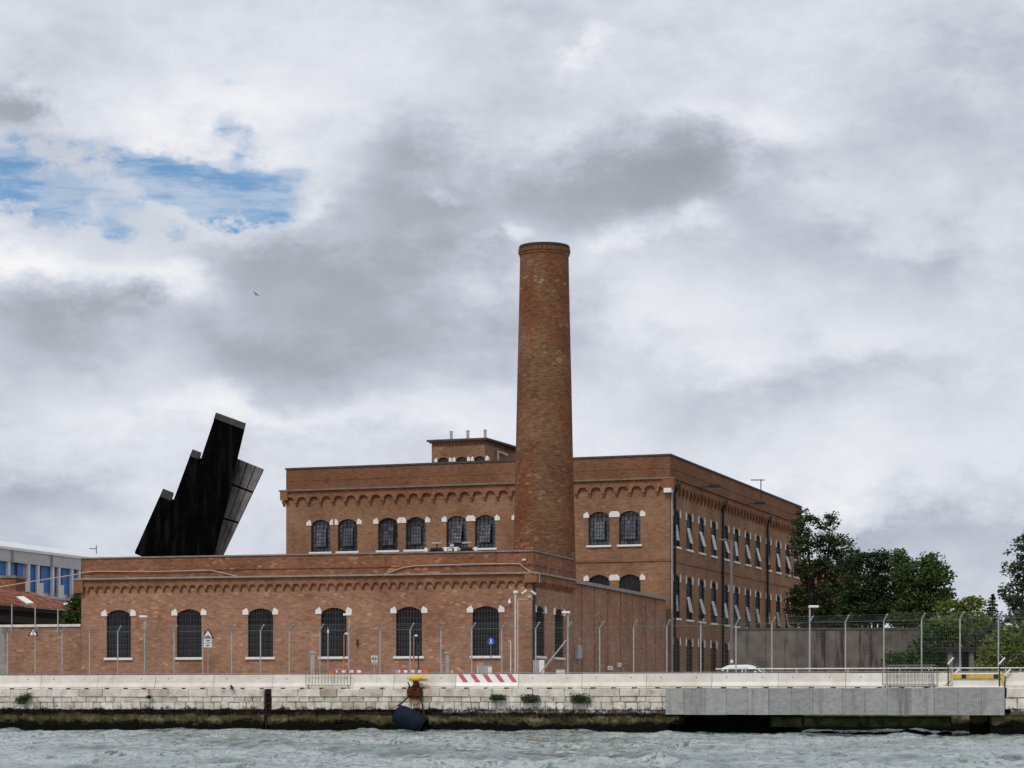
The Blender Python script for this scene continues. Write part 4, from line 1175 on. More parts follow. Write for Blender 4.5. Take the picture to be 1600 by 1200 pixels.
# conifer
k = 215 / F_PX; X = (1551 - 800) * k
t = thing('conifer', 'small dark pointed conifer beside the ochre house', 'tree', (X, 215, GZ))
H = EYE + (HOR - 930) * k - GZ; pts = []
for j in range(16):
    f = j / 15; z_ = H * (1 - f * .45); r = .08 + f * 1.5
    for q in range(int(6 + 9 * f)):
        th = rng.uniform(0, 2 * pi)
        for s_ in np.linspace(.2, 1, 7): pts.append([cos(th) * r * s_ + rng.normal() * .06, sin(th) * r * s_ + rng.normal() * .06, z_ - .25 * s_ * r + rng.normal() * .05])
put('crown', leaf_mesh('crown', pts, .17, 'leaf_pine'), t)
put('trunk', MB().tube([(0, 0, -.2), (0, 0, H)], [.16, .03], 6).mesh('trunk', 'bark'), t)
# ochre house
p = P(1540, 962, 250); o = thing('ochre_house', 'sliver of an ochre house with a tiled roof among the trees', 'house', (p.x, 250, GZ))
zz = P(0, 970, 250).z - GZ
put('wall', MB().box(-3, 1.0, 0, 8, -.2, zz).mesh('wall', 'house_orange'), o)
put('roof', MB().add([(-3.2, -.4, zz + 1.0), (1.2, -.4, zz - .1), (1.2, 8.4, zz - .1), (-3.2, 8.4, zz + 1.0), (-3.2, -.4, zz + .8), (1.2, -.4, zz - .3)], [(0, 1, 2, 3), (4, 5, 1, 0)]).mesh('roof', 'tiles'), o)
# low brick annex behind the tallest tree
p = P(1246, 880, 247); q = P(1345, 890, 247)
o = thing('brick_annex', 'low brick annex glimpsed through the tallest tree', 'building', (p.x, 247, GZ))
put('wall', MB().box(0, q.x - p.x, 0, 10, -.2, p.z - GZ - .3).mesh('wall', 'brick_brown'), o)
put('coping', MB().box(-.2, q.x - p.x + .2, -.2, 10.2, p.z - GZ - .3, p.z - GZ).mesh('coping', 'gutter'), o)

# stained concrete wall on the right
cw0, cw1 = P(1147, 981, 176), P(1441, 981, 176)
o = thing('concrete_wall', 'tall grey concrete wall streaked with dark stains beneath the trees', 'wall', (cw0.x, 176, GZ))
n = 6; w = (cw1.x - cw0.x) / n
for i in range(n):
    put('wall_panel', MB().cbox(i * w + .008, (i + 1) * w - .008, random.uniform(0, .02), .4, -.2, cw0.z - GZ - .15, .012).mesh('wall_panel', 'concrete_old'), o)
put('coping', MB().box(-.05, n * w + .05, -.06, .46, cw0.z - GZ - .15, cw0.z - GZ).mesh('coping', 'dark_coping'), o)
# kiosk
p = P(1480, 1011, 166); q = P(1537, 1018, 166)
o = thing('garden_kiosk', 'small kiosk with a flat dark roof among the shrubs', 'kiosk', (p.x, 166, GZ))
w = q.x - p.x; h = p.z - GZ
put('wall', MB().box(.5, w * .45, .6, 3, -.1, h - .3).mesh('wall', 'kiosk'), o)
put('roof', MB().box(-.1, w + .1, -.1, 3.3, h - .32, h).mesh('roof', 'iron'), o)
for x in (.1, w * .62, w - .3): put('pillar', MB().box(x, x + .3, .1, .4, -.1, h - .32).mesh('pillar', 'kiosk'), o)
put('doorway', MB().box(w * .45, w - .2, 1.2, 3, -.1, h - .33).mesh('doorway', 'dark_room'), o)

# ------------------------------------------------------------------ security fence
fpx = [12, 55, 97, 140, 184, 226, 272, 317, 362, 407, 452, 500, 545, 594, 641, 689, 737, 784, 837, 887, 937, 990, 1042, 1095, 1150, 1206, 1265, 1321, 1381, 1440, 1500, 1560, 1622]
fpx = [-31] + fpx
QF = Q.off(7.0)
fpos = []
for p in fpx:
    f = max(0, (p - 937) / (1560 - 937)); q = Q.off(7.0 - 3.6 * f)
    base = q.pt(q.s_of(p)); base.z = GZ; fpos.append((p, base, 3.70 + .28 * min(1, f)))
fen = thing('security_fence', 'tall wire mesh security fence with bent galvanised posts behind the barriers', 'fence', tuple(fpos[17][1]))
for i, (p, b, h) in enumerate(fpos):
    m = MB().tube([(0, 0, -.1), (0, 0, h)], .040, 6).tube([(0, 0, h - .02), (.16 if p > 937 else .24, -.3, h + .36)], .05, 6)
    o = put('post', m.mesh('post', 'galv'), fen, b - fen.location)
for (p0, a, h0), (p1, b, h1) in zip(fpos[:-1], fpos[1:]):
    dd = b - a; L = dd.length; m = MB(); H = (h0 + h1) / 2
    t = .0019
    for i in range(int(L / .11)):
        x = .06 + i * .11; m.add([(x - t, 0, .1), (x + t, 0, .1), (x + t, 0, H), (x - t, 0, H)], [(0, 1, 2, 3)])
    for j in range(int(H / .2) + 1):
        zz = .1 + j * .2; m.add([(0, .004, zz - t), (L, .004, zz - t), (L, .004, zz + t), (0, .004, zz + t)], [(0, 1, 2, 3)])
    m.tube([(0, 0, H), (L, 0, H)], .014, 4, cap=False)
    for q in (.33, .66, 1.0): m.tube([(.2 * q, -.28 * q, H + .34 * q), (L + .2 * q, -.28 * q, H + .34 * q)], .006, 3, cap=False)
    put('mesh_panel', m.mesh('mesh_panel', 'wire'), fen, a - fen.location, atan2(dd.y, dd.x))

# lamp posts on the fence line
for i, (px, py, mnt, lab) in enumerate(((226, 965, -1, 'leftmost flat-headed lamp post, between the first two barred windows'), (545, 962, -1, 'flat-headed lamp post beside the fourth barred window'),
                             (887, 958.5, -1, 'flat-headed lamp post in front of the link wall'), (1265, 949.5, 1, 'flat-headed lamp post in front of the stained concrete wall'))):
    b = next(q for q in fpos if q[0] == px)[1]; sc_ = F_PX / b.y
    o = thing('lamp_post', lab, 'lamp post', b + Vector((.03, .14, 0)), 0, 'flat-headed lamp posts along the fence')
    H = EYE + (HOR - py) / sc_ - GZ
    put('pole', MB().tube([(0, 0, 0), (0, 0, H)], [.065, .05], 6).mesh('pole', 'galv'), o)
    x0, x1 = (-.38, .12) if mnt < 0 else (-.06, .5)
    put('lamp_head', MB().cbox(x0, x1, -.2, .2, H, H + .13, .03).mesh('lamp_head', 'white_paint'), o)

# ------------------------------------------------------------------ signs, posts and boxes behind the barriers
def pole(o, h, r=.035, mat='galv'): put('pole', MB().tube([(0, 0, 0), (0, 0, h)], r, 6).mesh('pole', mat), o)


def spot(px, Y): p = P(px, HOR, Y); return Vector((p.x, p.y, GZ))


def height(py, Y): return EYE + (HOR - py) / F_PX * Y - GZ


def tri_sign(o, zc, s, sym, y=-.05):
    h = s * 1.0
    put('sign_plate', MB().prism([(-s * .62, 0), (s * .62, 0), (0, h)], y, y + .03).mesh('sign_plate', 'black_paint' if sym == 0 else 'sign_border'), o, (0, 0, zc))
    put('sign_face', MB().prism([(-s * .40, .10 * s), (s * .40, .10 * s), (0, h * .80)], y - .012, y).mesh('sign_face', 'white_paint'), o, (0, 0, zc))
    m = MB()
    if sym == 0:
        m.box(-s * .05, s * .05, y - .02, y - .01, s * .30, s * .62); m.box(-s * .05, s * .05, y - .02, y - .01, s * .15, s * .24)
    else:
        m.prism([(-s * .26, s * .14)] + [(s * .26 * cos(pi - a), s * .14 + s * .16 * sin(a)) for a in np.linspace(0, pi, 7)][::-1][:0] + [(s * .26, s * .14), (s * .14, s * .24), (0, s * .27), (-s * .14, s * .24)], y - .02, y - .01)
    put('sign_symbol', m.mesh('sign_symbol', 'black_paint'), o, (0, 0, zc))


MAT['sign_border'] = plain('dark red border', (.055, .014, .016), .5)
Y = 151.2
o = thing('warning_sign', 'triangular warning sign with an exclamation mark on the fence near the boundary wall', 'sign', spot(52, Y))
tri_sign(o, height(994, Y), .58, 0); put('clamp', MB().box(-.05, .05, -.02, .12, height(992, Y), height(990, Y)).mesh('clamp', 'galv'), o)
Y = 150
o = thing('hump_sign', 'triangular road hump sign with two small white plates below', 'sign', spot(325, Y))
tri_sign(o, height(997.5, Y), .66, 1)
for y0, y1 in ((1004.5, 997.8), (1011.5, 1005.5)):
    put('plate', MB().box(-.26, .26, -.05, -.02, height(y0, Y), height(y1, Y)).mesh('plate', 'white_paint'), o)
    h = (height(y0, Y) + height(y1, Y)) / 2
    put('plate_marks', MB().box(-.10, .10, -.06, -.05, h - .03, h + .03).mesh('plate_marks', 'black_paint'), o)
pole(o, height(1000, Y), .03)
o = thing('pedestrian_sign', 'round blue pedestrian sign on a thin pole', 'sign', spot(767, Y))
h = height(1002, Y); m = MB(); r = .235
m.prism([(r * cos(2 * pi * i / 24), r * sin(2 * pi * i / 24)) for i in range(24)], -.05, -.02); put('sign_plate', m.mesh('sign_plate', 'blue_sign'), o, (0, 0, h))
m = MB(); m.prism([(.035 * cos(2 * pi * i / 8), .125 + .035 * sin(2 * pi * i / 8)) for i in range(8)], -.06, -.05)
m.prism([(-.05, -.02), (.045, -.02), (.05, .08), (-.03, .09)], -.06, -.05); m.prism([(-.05, -.03), (-.01, -.03), (-.05, -.16), (-.09, -.16)], -.06, -.05)
m.prism([(.0, -.03), (.045, -.03), (.09, -.16), (.05, -.16)], -.06, -.05); m.prism([(.04, .05), (.10, -.03), (.08, -.045), (.03, .02)], -.06, -.05)
put('walking_figure', m.mesh('walking_figure', 'white_paint'), o, (0, 0, h)); pole(o, h, .032, 'galv_dark')
o = thing('square_sign', 'square white sign with a dark ring symbol above a grey plate', 'sign', spot(585, Y))
put('sign_plate', MB().box(-.19, .19, -.05, -.02, height(1034, Y), height(1024.5, Y)).mesh('sign_plate', 'white_paint'), o)
h = (height(1034, Y) + height(1024.5, Y)) / 2
m = MB()
for i in range(16):
    if i in (3, 11): continue
    a, b = 2 * pi * i / 16, 2 * pi * (i + 1) / 16
    m.prism([(.15 * cos(a), .15 * sin(a)), (.15 * cos(b), .15 * sin(b)), (.10 * cos(b), .10 * sin(b)), (.10 * cos(a), .10 * sin(a))], -.06, -.05)
m.box(-.11, .08, -.06, -.05, -.035, .03)
put('ring_symbol', m.mesh('ring_symbol', 'iron_grey'), o, (0, 0, h))
put('plate', MB().box(-.19, .19, -.05, -.02, height(1038.5, Y), height(1034.4, Y)).mesh('plate', 'pipe_grey'), o); pole(o, height(1030, Y))
for px, top, lab in ((537.5, 991, 'tall orange pole by the fourth barred window'), (646.5, 994, 'tall orange pole by the fifth barred window')):
    o = thing('orange_pole', lab, 'pole', spot(px, Y), 0, 'orange poles')
    put('shaft', MB().tube([(0, 0, 0), (0, 0, height(1026, Y))], .05, 6).mesh('shaft', 'orange'), o)
    put('upper_shaft', MB().tube([(0, 0, height(1026, Y)), (0, 0, height(top, Y))], .045, 6).mesh('upper_shaft', 'faded_orange'), o)
    put('camera_head', MB().cbox(.05, .24, -.07, .07, height(top, Y) - .02, height(top, Y) + .09, .02).mesh('camera_head', 'white_paint'), o)
o = thing('signal_post', 'slim green pole carrying a small lamp in the fourth window', 'pole', spot(512.5, Y))
pole(o, height(980, Y), .03, 'galv'); put('lamp', MB().box(-.05, .05, -.06, .06, height(989, Y), height(984, Y)).mesh('lamp', 'white_paint'), o)
o = thing('traffic_light', 'small dark traffic light in front of the fifth barred window', 'traffic light', spot(653.5, Y))
put('housing', MB().cbox(-.16, .16, -.15, .1, height(1025, Y), height(1008, Y), .03).mesh('housing', 'black_paint'), o); pole(o, height(1025, Y), .04, 'iron')
MAT['lens_green'] = plain('green lens', (.01, .05, .035), .3)
for py in (1012, 1020): put('lens', MB().lathe([(0, 0), (.1, 0)], 10).mesh('lens', 'lens_green'), o, (0, -.16, height(py, Y)))
for c in o.children:
    if c.name.startswith('lens'): c.rotation_euler = (pi / 2, 0, 0)
Y = 146
def machine(px0, px1, py, lab, hood):
    o = thing('barrier_machine', lab, 'ticket post', spot((px0 + px1) / 2, Y), 0, 'grey machine posts')
    w = (px1 - px0) / 2 / F_PX * Y; h = height(py, Y)
    put('cabinet', MB().cbox(-w, w, -.15, .15, 0, h - .15, .02).mesh('cabinet', 'pipe_grey'), o)
    put('hood', MB().prism([(-w - .05, h - .15), (w + .1, h - .15), (w + .1 if hood else w, h - .07), (-w - .02, h)], -.2, .2).mesh('hood', 'galv'), o)
machine(485.5, 492, 1017, 'grey machine post with a slanted hood behind the left crowd barrier', True)
machine(696, 702, 1017.5, 'tall grey machine post near the red striped barrier', False)
machine(688.5, 692.5, 1032, 'shorter grey machine post beside the tall one', False)
for a, b, lab in ((522, 570, 'red and white lifting bar behind the left crowd barrier'), (620, 664, 'red and white lifting bar behind the yellow bollard')):
    o = thing('lifting_bar', lab, 'barrier bar', spot((a + b) / 2, Y), 0, 'red and white lifting bars')
    w = (b - a) / F_PX * Y; n = 8
    z0 = height(1051, Y)
    put('support', MB().box(-w / 2 - .1, -w / 2 + .1, -.1, .1, 0, z0 + .15).mesh('support', 'pipe_grey'), o)
    for i in range(n):
        put('red_band' if i % 2 else 'white_band', MB().box(-w / 2 + i * w / n, -w / 2 + (i + 1) * w / n, -.05, .05, z0, z0 + .16).mesh('bar_band', 'red_paint' if i % 2 else 'white_paint'), o)
for a, b, py, lab in ((512, 523, 1046, 'orange box behind the left crowd barrier'), (661, 670, 1045, 'orange box right of the lifting bar by the bollard'), (704, 709, 1046, 'yellow-orange post base beside the machine posts')):
    o = thing('orange_box', lab, 'box', spot((a + b) / 2, Y), 0, 'orange boxes')
    w = (b - a) / 2 / F_PX * Y
    put('body', MB().cbox(-w, w, -.2, .2, 0, height(py, Y), .04).mesh('body', 'yellow' if a == 704 else 'orange'), o)
    put('lid', MB().box(-w - .02, w + .02, -.22, .22, height(py, Y), height(py, Y) + .03).mesh('lid', 'orange'), o)
o = thing('white_cabinet', 'white utility cabinet below the blue pedestrian sign', 'cabinet', spot(757, Y))
w = 11.5 / F_PX * Y; h = height(1041, Y)
put('body', MB().cbox(-w, w, -.2, .2, 0, h, .02).mesh('body', 'white_paint'), o); put('door', MB().cbox(-w + .04, w * .45, -.225, -.2, .1, h - .05, .01).mesh('door', 'galv'), o)
put('lid', MB().box(-w - .03, w + .03, -.23, .22, h, h + .04).mesh('lid', 'galv'), o)
# pale door panels, rubble box and raised boom by the low building's side
Y = 153
o = thing('pale_gate', 'pale grey double gate panels at the low building side', 'gate', spot(843, Y))
for i, px in enumerate((838.5, 846.5)):
    x = (px - 843) / F_PX * Y; put('gate_leaf', MB().cbox(x - .17, x + .17, -.05, .05, 0, height(1031.5, Y), .02).mesh('gate_leaf', ('pipe_grey', 'white_paint')[i]), o)
put('post', MB().box(-.42, -.36, -.06, .06, 0, height(1031, Y)).mesh('post', 'galv'), o)
Y = 147
o = thing('boom_barrier', 'raised slanting barrier boom in front of the side windows', 'barrier boom', spot(838, Y))
put('boom', MB().tube([(0, 0, height(1060, Y)), ((885 - 838) / F_PX * Y, 0, height(1000, Y))], .055, 6).mesh('boom', 'pipe_grey'), o)
put('housing', MB().cbox(-.2, .2, -.2, .2, 0, height(1056, Y), .03).mesh('housing', 'galv_dark'), o)
o = thing('pale_box', 'low pale concrete box right of the pale gate', 'box', spot(876, Y)); put('body', MB().cbox(-.27, .27, -.2, .2, 0, height(1047.5, Y), .03).mesh('body', 'white_stone'), o); put('lid', MB().box(-.3, .3, -.23, .23, height(1047.5, Y), height(1046.5, Y)).mesh('lid', 'white_stone'), o)

# fittings on the walls
e = LK.off(-.12)
o = thing('wall_box', 'tall grey meter box on the link wall', 'box', e.pt(e.s_of(903.5), .1, e.z_of(903, 1030)), LK.rz)
put('case', MB().cbox(-.55, .55, -.2, 0, 0, 1.0, .03).mesh('case', 'pipe_grey'), o); put('door', MB().cbox(-.45, .5, -.23, -.2, .08, .92, .01).mesh('door', 'galv'), o)
for px, py, w, lab in ((955.5, 1044, .75, 'larger pale notice low on the link wall'), (970, 1039, .55, 'smaller pale notice low on the link wall')):
    o = thing('notice', lab, 'notice', e.pt(e.s_of(px), .12, e.z_of(px, py + 3)), LK.rz, 'notices on the link wall')
    put('board', MB().box(-w, w, -.04, 0, 0, .3).mesh('board', 'white_paint'), o)
    put('print', MB().box(-w * .4, w * .4, -.05, -.04, .1, .2).mesh('print', 'pipe_grey'), o)
YC = 152.2
for px, top, r, lab in ((805.2, 927, .055, 'taller pale pole with a box cap at the building corner'), (809, 934, .045, 'thin pale pole right beside the capped pole'), (798, 1003, .04, 'short pale hooked pole left of the capped pole')):
    o = thing('pale_pole', lab, 'pole', spot(px, YC + (.25 if px == 809 else 0)), 0, 'pale poles at the corner')
    h = height(top, YC); put('shaft', MB().tube([(0, 0, 0), (0, 0, h)], r, 6).mesh('shaft', 'pipe_white'), o)
    if px == 805.2: put('cap_box', MB().cbox(-.13, .16, -.13, .13, h - .02, h + .16, .03).mesh('cap_box', 'cctv_white'), o)
    if px == 798: put('hook', MB().tube([(0, 0, h), (-.06, 0, h + .06), (-.16, 0, h + .04)], .035, 6).mesh('hook', 'pipe_white'), o)
o = thing('camera_bracket', 'horizontal bracket arm with a grey junction box at the building corner', 'bracket', spot(809, YC) + Vector((0, 0, height(936, YC))))
put('arm', MB().box(0, .98, -.03, .03, -.04, .03).mesh('arm', 'pipe_grey'), o); put('junction_box', MB().cbox(.62, .92, -.12, .12, .04, .26, .02).mesh('junction_box', 'galv'), o)
def cctv(px, py, ang, lab):
    p = P(px, py, YC - .1); o = thing('security_camera', lab, 'security camera', p, 0, 'security cameras at the corner')
    b = put('housing', MB().cbox(-.2, .2, -.09, .09, -.06, .06, .02).mesh('housing', 'cctv_white'), o); b.rotation_euler = (0, -ang, 0)
    put('mount', MB().tube([(0, 0, 0), (.02, .25, -.18)], .025, 5).mesh('mount', 'pipe_grey'), o)
    l = put('lens', MB().box(-.215, -.2, -.06, .06, -.045, .045).mesh('lens', 'black_paint'), o); l.rotation_euler = (0, -ang, 0)
cctv(819, 925, .62, 'white security camera tilted down to the left at the corner')
cctv(833.5, 926, -.62, 'white security camera tilted down to the right at the corner')
p = LF.pt(LF.s_of(797.5), -.02, LF.z_of(797.5, 941)); o = thing('wall_spotlight', 'small white bell-shaped lamp on the wall left of the corner', 'wall lamp', p, LF.rz)
put('shade', MB().lathe([(0, .18), (.05, .18), (.12, -.02), (.13, -.05), (0, -.05)], 10, cx=0, cy=-.2).mesh('shade', 'cctv_white'), o); put('arm', MB().tube([(0, 0, .25), (.03, -.2, .18)], .025, 5).mesh('arm', 'cctv_white'), o)
p = LF.pt(LF.s_of(819), .04, LF.z_of(819, 875)); o = thing('alarm_box', 'tiny white alarm box on the parapet near the corner', 'box', p, LF.rz)
put('case', MB().cbox(-.11, .11, -.12, 0, -.06, .08, .02).mesh('case', 'cctv_white'), o); put('bell', MB().box(-.05, .05, -.14, -.12, -.03, .04).mesh('bell', 'pipe_grey'), o)
p = LF.pt(LF.s_of(559), -.02, LF.z_of(559, 1004)); o = thing('wall_bracket', 'small black bracket on the wall between the fourth and fifth windows', 'bracket', p, LF.rz)
put('plate', MB().box(-.05, .05, -.08, 0, -.25, .22).mesh('plate', 'black_paint'), o); put('loop', MB().tube([(0, -.06, -.2), (-.06, -.08, -.5), (-.22, -.08, -.62)], .012, 4).mesh('loop', 'black_paint'), o)

# floodlights on the parapet
for px, py, lab in ((681, 849, 'rooftop floodlight frame, left of the pair on the parapet'), (728, 848.5, 'rooftop floodlight frame, right of the pair on the parapet')):
    p = LF.pt(LF.s_of(px), .22, 11.68); o = thing('rooftop_floodlight', lab, 'floodlight', p, LF.rz, 'floodlights on the low parapet'); h = LF.z_of(px, py) - 11.68
    put('stand', MB().tube([(0, 0, 0), (0, 0, h)], .05, 5).tube([(-.5, 0, .06), (.5, 0, .06)], .06, 5).mesh('stand', 'iron'), o)
    put('lamp_head', MB().cbox(-.32, .32, -.12, .12, h - .03, h + .08, .02).mesh('lamp_head', 'pipe_grey'), o)
    put('ballast', MB().cbox(-.42, .32, -.1, .15, .1, .26, .02).mesh('ballast', 'iron'), o)
    for x in (-.72, .62): put('foot_block', MB().cbox(x - .1, x + .1, -.12, .12, 0, .26, .02).mesh('foot_block', 'white_stone'), o)
p = LF.pt(LF.s_of(704), .25, 11.68); o = thing('roof_pipework', 'short pale pipes on the parapet between the two floodlights', 'pipe', p, LF.rz)
put('pipe', MB().tube([(-.6, 0, .22), (.5, 0, .22)], .07, 6).mesh('pipe', 'pipe_white'), o); put('valve', MB().cbox(-.1, .15, -.1, .1, .26, .5, .03).mesh('valve', 'galv'), o)
for x in (-.5, .1, .4): put('clip', MB().box(x - .04, x + .04, -.08, .08, 0, .2).mesh('clip', 'iron'), o)

# tall grey street lamp
Y = 152
o = thing('street_lamp', 'tall grey street lamp with a side arm before the tall building', 'street lamp', spot(1143, Y))
h = height(845, Y); put('pole', MB().tube([(0, 0, 0), (0, 0, h)], [.11, .07], 8).mesh('pole', 'lamp_grey'), o)
put('arm', MB().tube([(0, 0, h - .03), (-.6, 0, h + .05)], .04, 6).mesh('arm', 'lamp_grey'), o)
put('lamp_head', MB().cbox(-.85, -.35, -.13, .13, h, h + .11, .03).mesh('lamp_head', 'lamp_grey'), o)
put('notice_plate', MB().box(-.09, .09, -.16, -.13, height(1036, Y), height(1031, Y)).mesh('notice_plate', 'white_paint'), o)

# white car parked behind the rail
Y = 145
car = thing('parked_car', 'white car parked behind the guard rail, only its roof showing', 'car', spot(1168, Y) + Vector((0, 0, .004)), Q.rz)
body = [(-1.95, .32), (-1.98, .62), (-1.9, .88), (-1.5, .92), (1.05, .95), (1.7, .86), (1.98, .66), (1.98, .32)]
roofl = [(-1.75, .92), (-1.45, 1.30), (-1.05, 1.46), (.1, 1.47), (.55, 1.36), (1.15, .95)]
put('body', MB().prism(body, -.84, .84).mesh('body', 'car_white'), car)
m = MB(); n = len(roofl)
ins = .14
m.add([(x, -.80 + ins * (z_ - .9) / .57, z_) for x, z_ in roofl] + [(x, .80 - ins * (z_ - .9) / .57, z_) for x, z_ in roofl], [tuple(range(n - 1, -1, -1)), tuple(range(n, 2 * n))] + [(i, i + 1, i + 1 + n, i + n) for i in range(n - 1)])
put('cabin', m.mesh('cabin', 'car_glass'), car)
rt = [(-1.5, 1.28), (-1.05, 1.48), (.1, 1.50), (.58, 1.37)]
m = MB(); n = len(rt)
m.add([(x, -.70, z_) for x, z_ in rt] + [(x, .70, z_) for x, z_ in rt] + [(x, -.75, z_ - .19) for x, z_ in rt] + [(x, .75, z_ - .19) for x, z_ in rt],
      [(i, i + 1, n + i + 1, n + i) for i in range(n - 1)] + [(2 * n + i, 2 * n + i + 1, i + 1, i) for i in range(n - 1)] + [(n + i, n + i + 1, 3 * n + i + 1, 3 * n + i) for i in range(n - 1)])
put('roof', m.mesh('roof', 'car_white'), car)
m = MB()
for y in (-.79, .79):
    for a, b in (((-1.05, 1.44), (-1.15, .9)), ((-.2, 1.45), (-.2, .9)), ((.5, 1.36), (1.15, .93))): m.tube([(a[0], y * .88, a[1]), (b[0], y, b[1])], .035, 4)
put('window_pillar', m.mesh('window_pillar', 'car_white'), car)
wh = MB().tube([(0, -.1, 0), (0, .1, 0)], .31, 16).mesh('wheel', 'tyre'); hb = MB().tube([(0, -.11, 0), (0, .11, 0)], .17, 10).mesh('hub', 'galv')
for x in (-1.25, 1.25):
    for y in (-.76, .76):
        q = put('wheel', wh, car, (x, y, .31)); put('hub', hb, q)
for y in (-.92, .92): put('mirror', MB().cbox(.55, .72, y - .09, y + .09, .95, 1.1, .02).mesh('mirror', 'car_white'), car)

# ------------------------------------------------------------------ quay furniture in front of the barriers
def crowd_barrier(F, a, w, h, lab, tilt=0):
    o = thing('crowd_barrier', lab, 'crowd barrier', F.pt(a, 0, GZ), F.rz + tilt, 'steel crowd barriers on the quay')
    r = .022; m = MB()
    m.tube([(0, 0, .2), (0, 0, h - .08), (.08, 0, h), (w - .08, 0, h), (w, 0, h - .08), (w, 0, .2)], r, 6); m.tube([(0, 0, .2), (w, 0, .2)], r, 6)
    put('frame', m.mesh('frame', 'galv_dark'), o)
    bar = MB().tube([(0, 0, .2), (0, 0, h)], .011, 5).mesh('bar', 'iron_grey')
    for i in range(1, 14): put('bar', bar, o, (w * i / 14, 0, 0))
    for x in (.15, w - .15): put('foot', MB().tube([(x, -.18, .02), (x, 0, .16), (x, .18, .02)], .022, 5).tube([(x, 0, .14), (x, 0, .25)], .022, 5).mesh('foot', 'galv_dark'), o)
C1 = Q.off(.18)
a, b = C1.s_of(478), C1.s_of(548); crowd_barrier(C1, a, b - a, 1.12, 'steel crowd barrier standing before the barriers under the fourth window')
a, b = C1.s_of(1379), C1.s_of(1456); crowd_barrier(C1, a, b - a, 1.16, 'front crowd barrier of the two at the right by the yellow gate')
C2 = Q.off(.30); a, b = C2.s_of(1386), C2.s_of(1464); crowd_barrier(C2, a, b - a, 1.27, 'rear crowd barrier of the two, slightly taller, by the yellow gate')
# yellow gate and ladder rails
a, b = Q.s_of(1488), Q.s_of(1567)
gt = thing('yellow_gate', 'yellow and black striped plank gate on slanted posts above the bridge end', 'gate', Q.pt(a, .1, GZ), Q.rz)
w = b - a; n = 11
z0, z1 = Q.z_of(1530, 1060) - GZ, Q.z_of(1530, 1053.5) - GZ
for i in range(n):
    mt = 'black_paint' if i in (2, 9) else 'yellow'
    put('plank', MB().box(i * w / n, (i + 1) * w / n - .004, -.03, .03, z0, z1).mesh('plank', mt), gt)
put('top_rail', MB().box(0, w, -.035, .035, z1 + .003, z1 + .09).mesh('top_rail', 'white_stone'), gt)
for x in (-.05, w - .02): put('brace', MB().tube([(x, 0, z1 + .1), (x - .02, 0, z0 - .1), (x - .55 if x < 1 else x + .02, 0, 0)], .05, 5).mesh('brace', 'yellow'), gt)
put('base_slab', MB().cbox(-.75, w + .05, -.12, .2, .004, .10, .03).mesh('base_slab', 'white_stone'), gt)
put('back_panel', MB().box(.02, w - .02, .06, .1, .1, z1).mesh('back_panel', 'barrier'), gt)
for px, lab in ((1481.5, 'bent steel ladder handrail left of the yellow gate'), (1561.5, 'bent steel ladder handrail right of the yellow gate')):
    o = thing('ladder_handrail', lab, 'handrail', Q.pt(Q.s_of(px), .02, GZ), Q.rz, 'ladder handrails by the yellow gate')
    h1, h2 = Q.z_of(px, 1038) - GZ, Q.z_of(px, 1027.5) - GZ
    for k_, dy_, dz_ in ((0, 0, 0), (1, .35, -.62)):
        put('rail', MB().tube([(k_ * .28, dy_, -.05), (k_ * .28, dy_, h1 + dz_)], .035, 6).mesh('rail', 'iron_grey'), o)
        put('grip', MB().tube([(k_ * .28, dy_, h1 + dz_), (k_ * .28 + .04, dy_, h1 + .08 + dz_), (k_ * .28 + .30, dy_, h2 + dz_)], .05, 6).mesh('grip', 'white_paint'), o)

# mooring bollard
a = Q.s_of(650)
bo = thing('mooring_bollard', 'rusty mooring bollard with a yellow T-shaped head on the quay edge', 'bollard', Q.pt(a, -.02, GZ), Q.rz)
m = MB().lathe([(.30, 0), (.27, .1), (.19, .22), (.17, .45), (.2, .5)], 16); put('shaft', m.mesh('shaft', 'rust', True), bo)
m = MB(); m.lathe([(.0, .44), (.24, .44), (.30, .52), (.32, .62), (.27, .70), (0, .72)], 16)
m.tube([(-.42, 0, .56), (-.2, 0, .60), (.2, 0, .62), (.45, 0, .60), (.72, 0, .53)], [.07, .12, .14, .13, .04], 8); m.tube([(-.36, .02, .66), (.30, .02, .70)], .07, 7)
put('head', m.mesh('head', 'yellow', True), bo)
m = MB(); m.cbox(-.46, .42, -.24, .2, -.52, -.02, .06); m.cbox(-.40, -.1, -.3, -.2, -.42, .12, .03); m.cbox(.1, .36, -.3, -.2, -.45, .05, .03); m.box(-.42, .38, -.2, .34, -.02, .06)
for k_ in range(9): m.tube([(random.uniform(-.35, .35), -.2, random.uniform(-.1, .1)), (random.uniform(-.4, .4), -.32, random.uniform(.1, .4))], .035, 5)
put('bracket', m.mesh('bracket', 'rust'), bo)
MAT['rust_streak'] = plain('rust streak', (.33, .19, .10), .9, 0, .4, 5)
put('rust_streak', MB().prism([(-.26, -.5), (.28, -.5), (.25, -.78), (.17, -.93), (.12, -.80), (.04, -1.02), (-.06, -.84), (-.15, -.95), (-.22, -.75)][::-1], -.066, -.02).mesh('rust_streak', 'rust_streak'), bo)
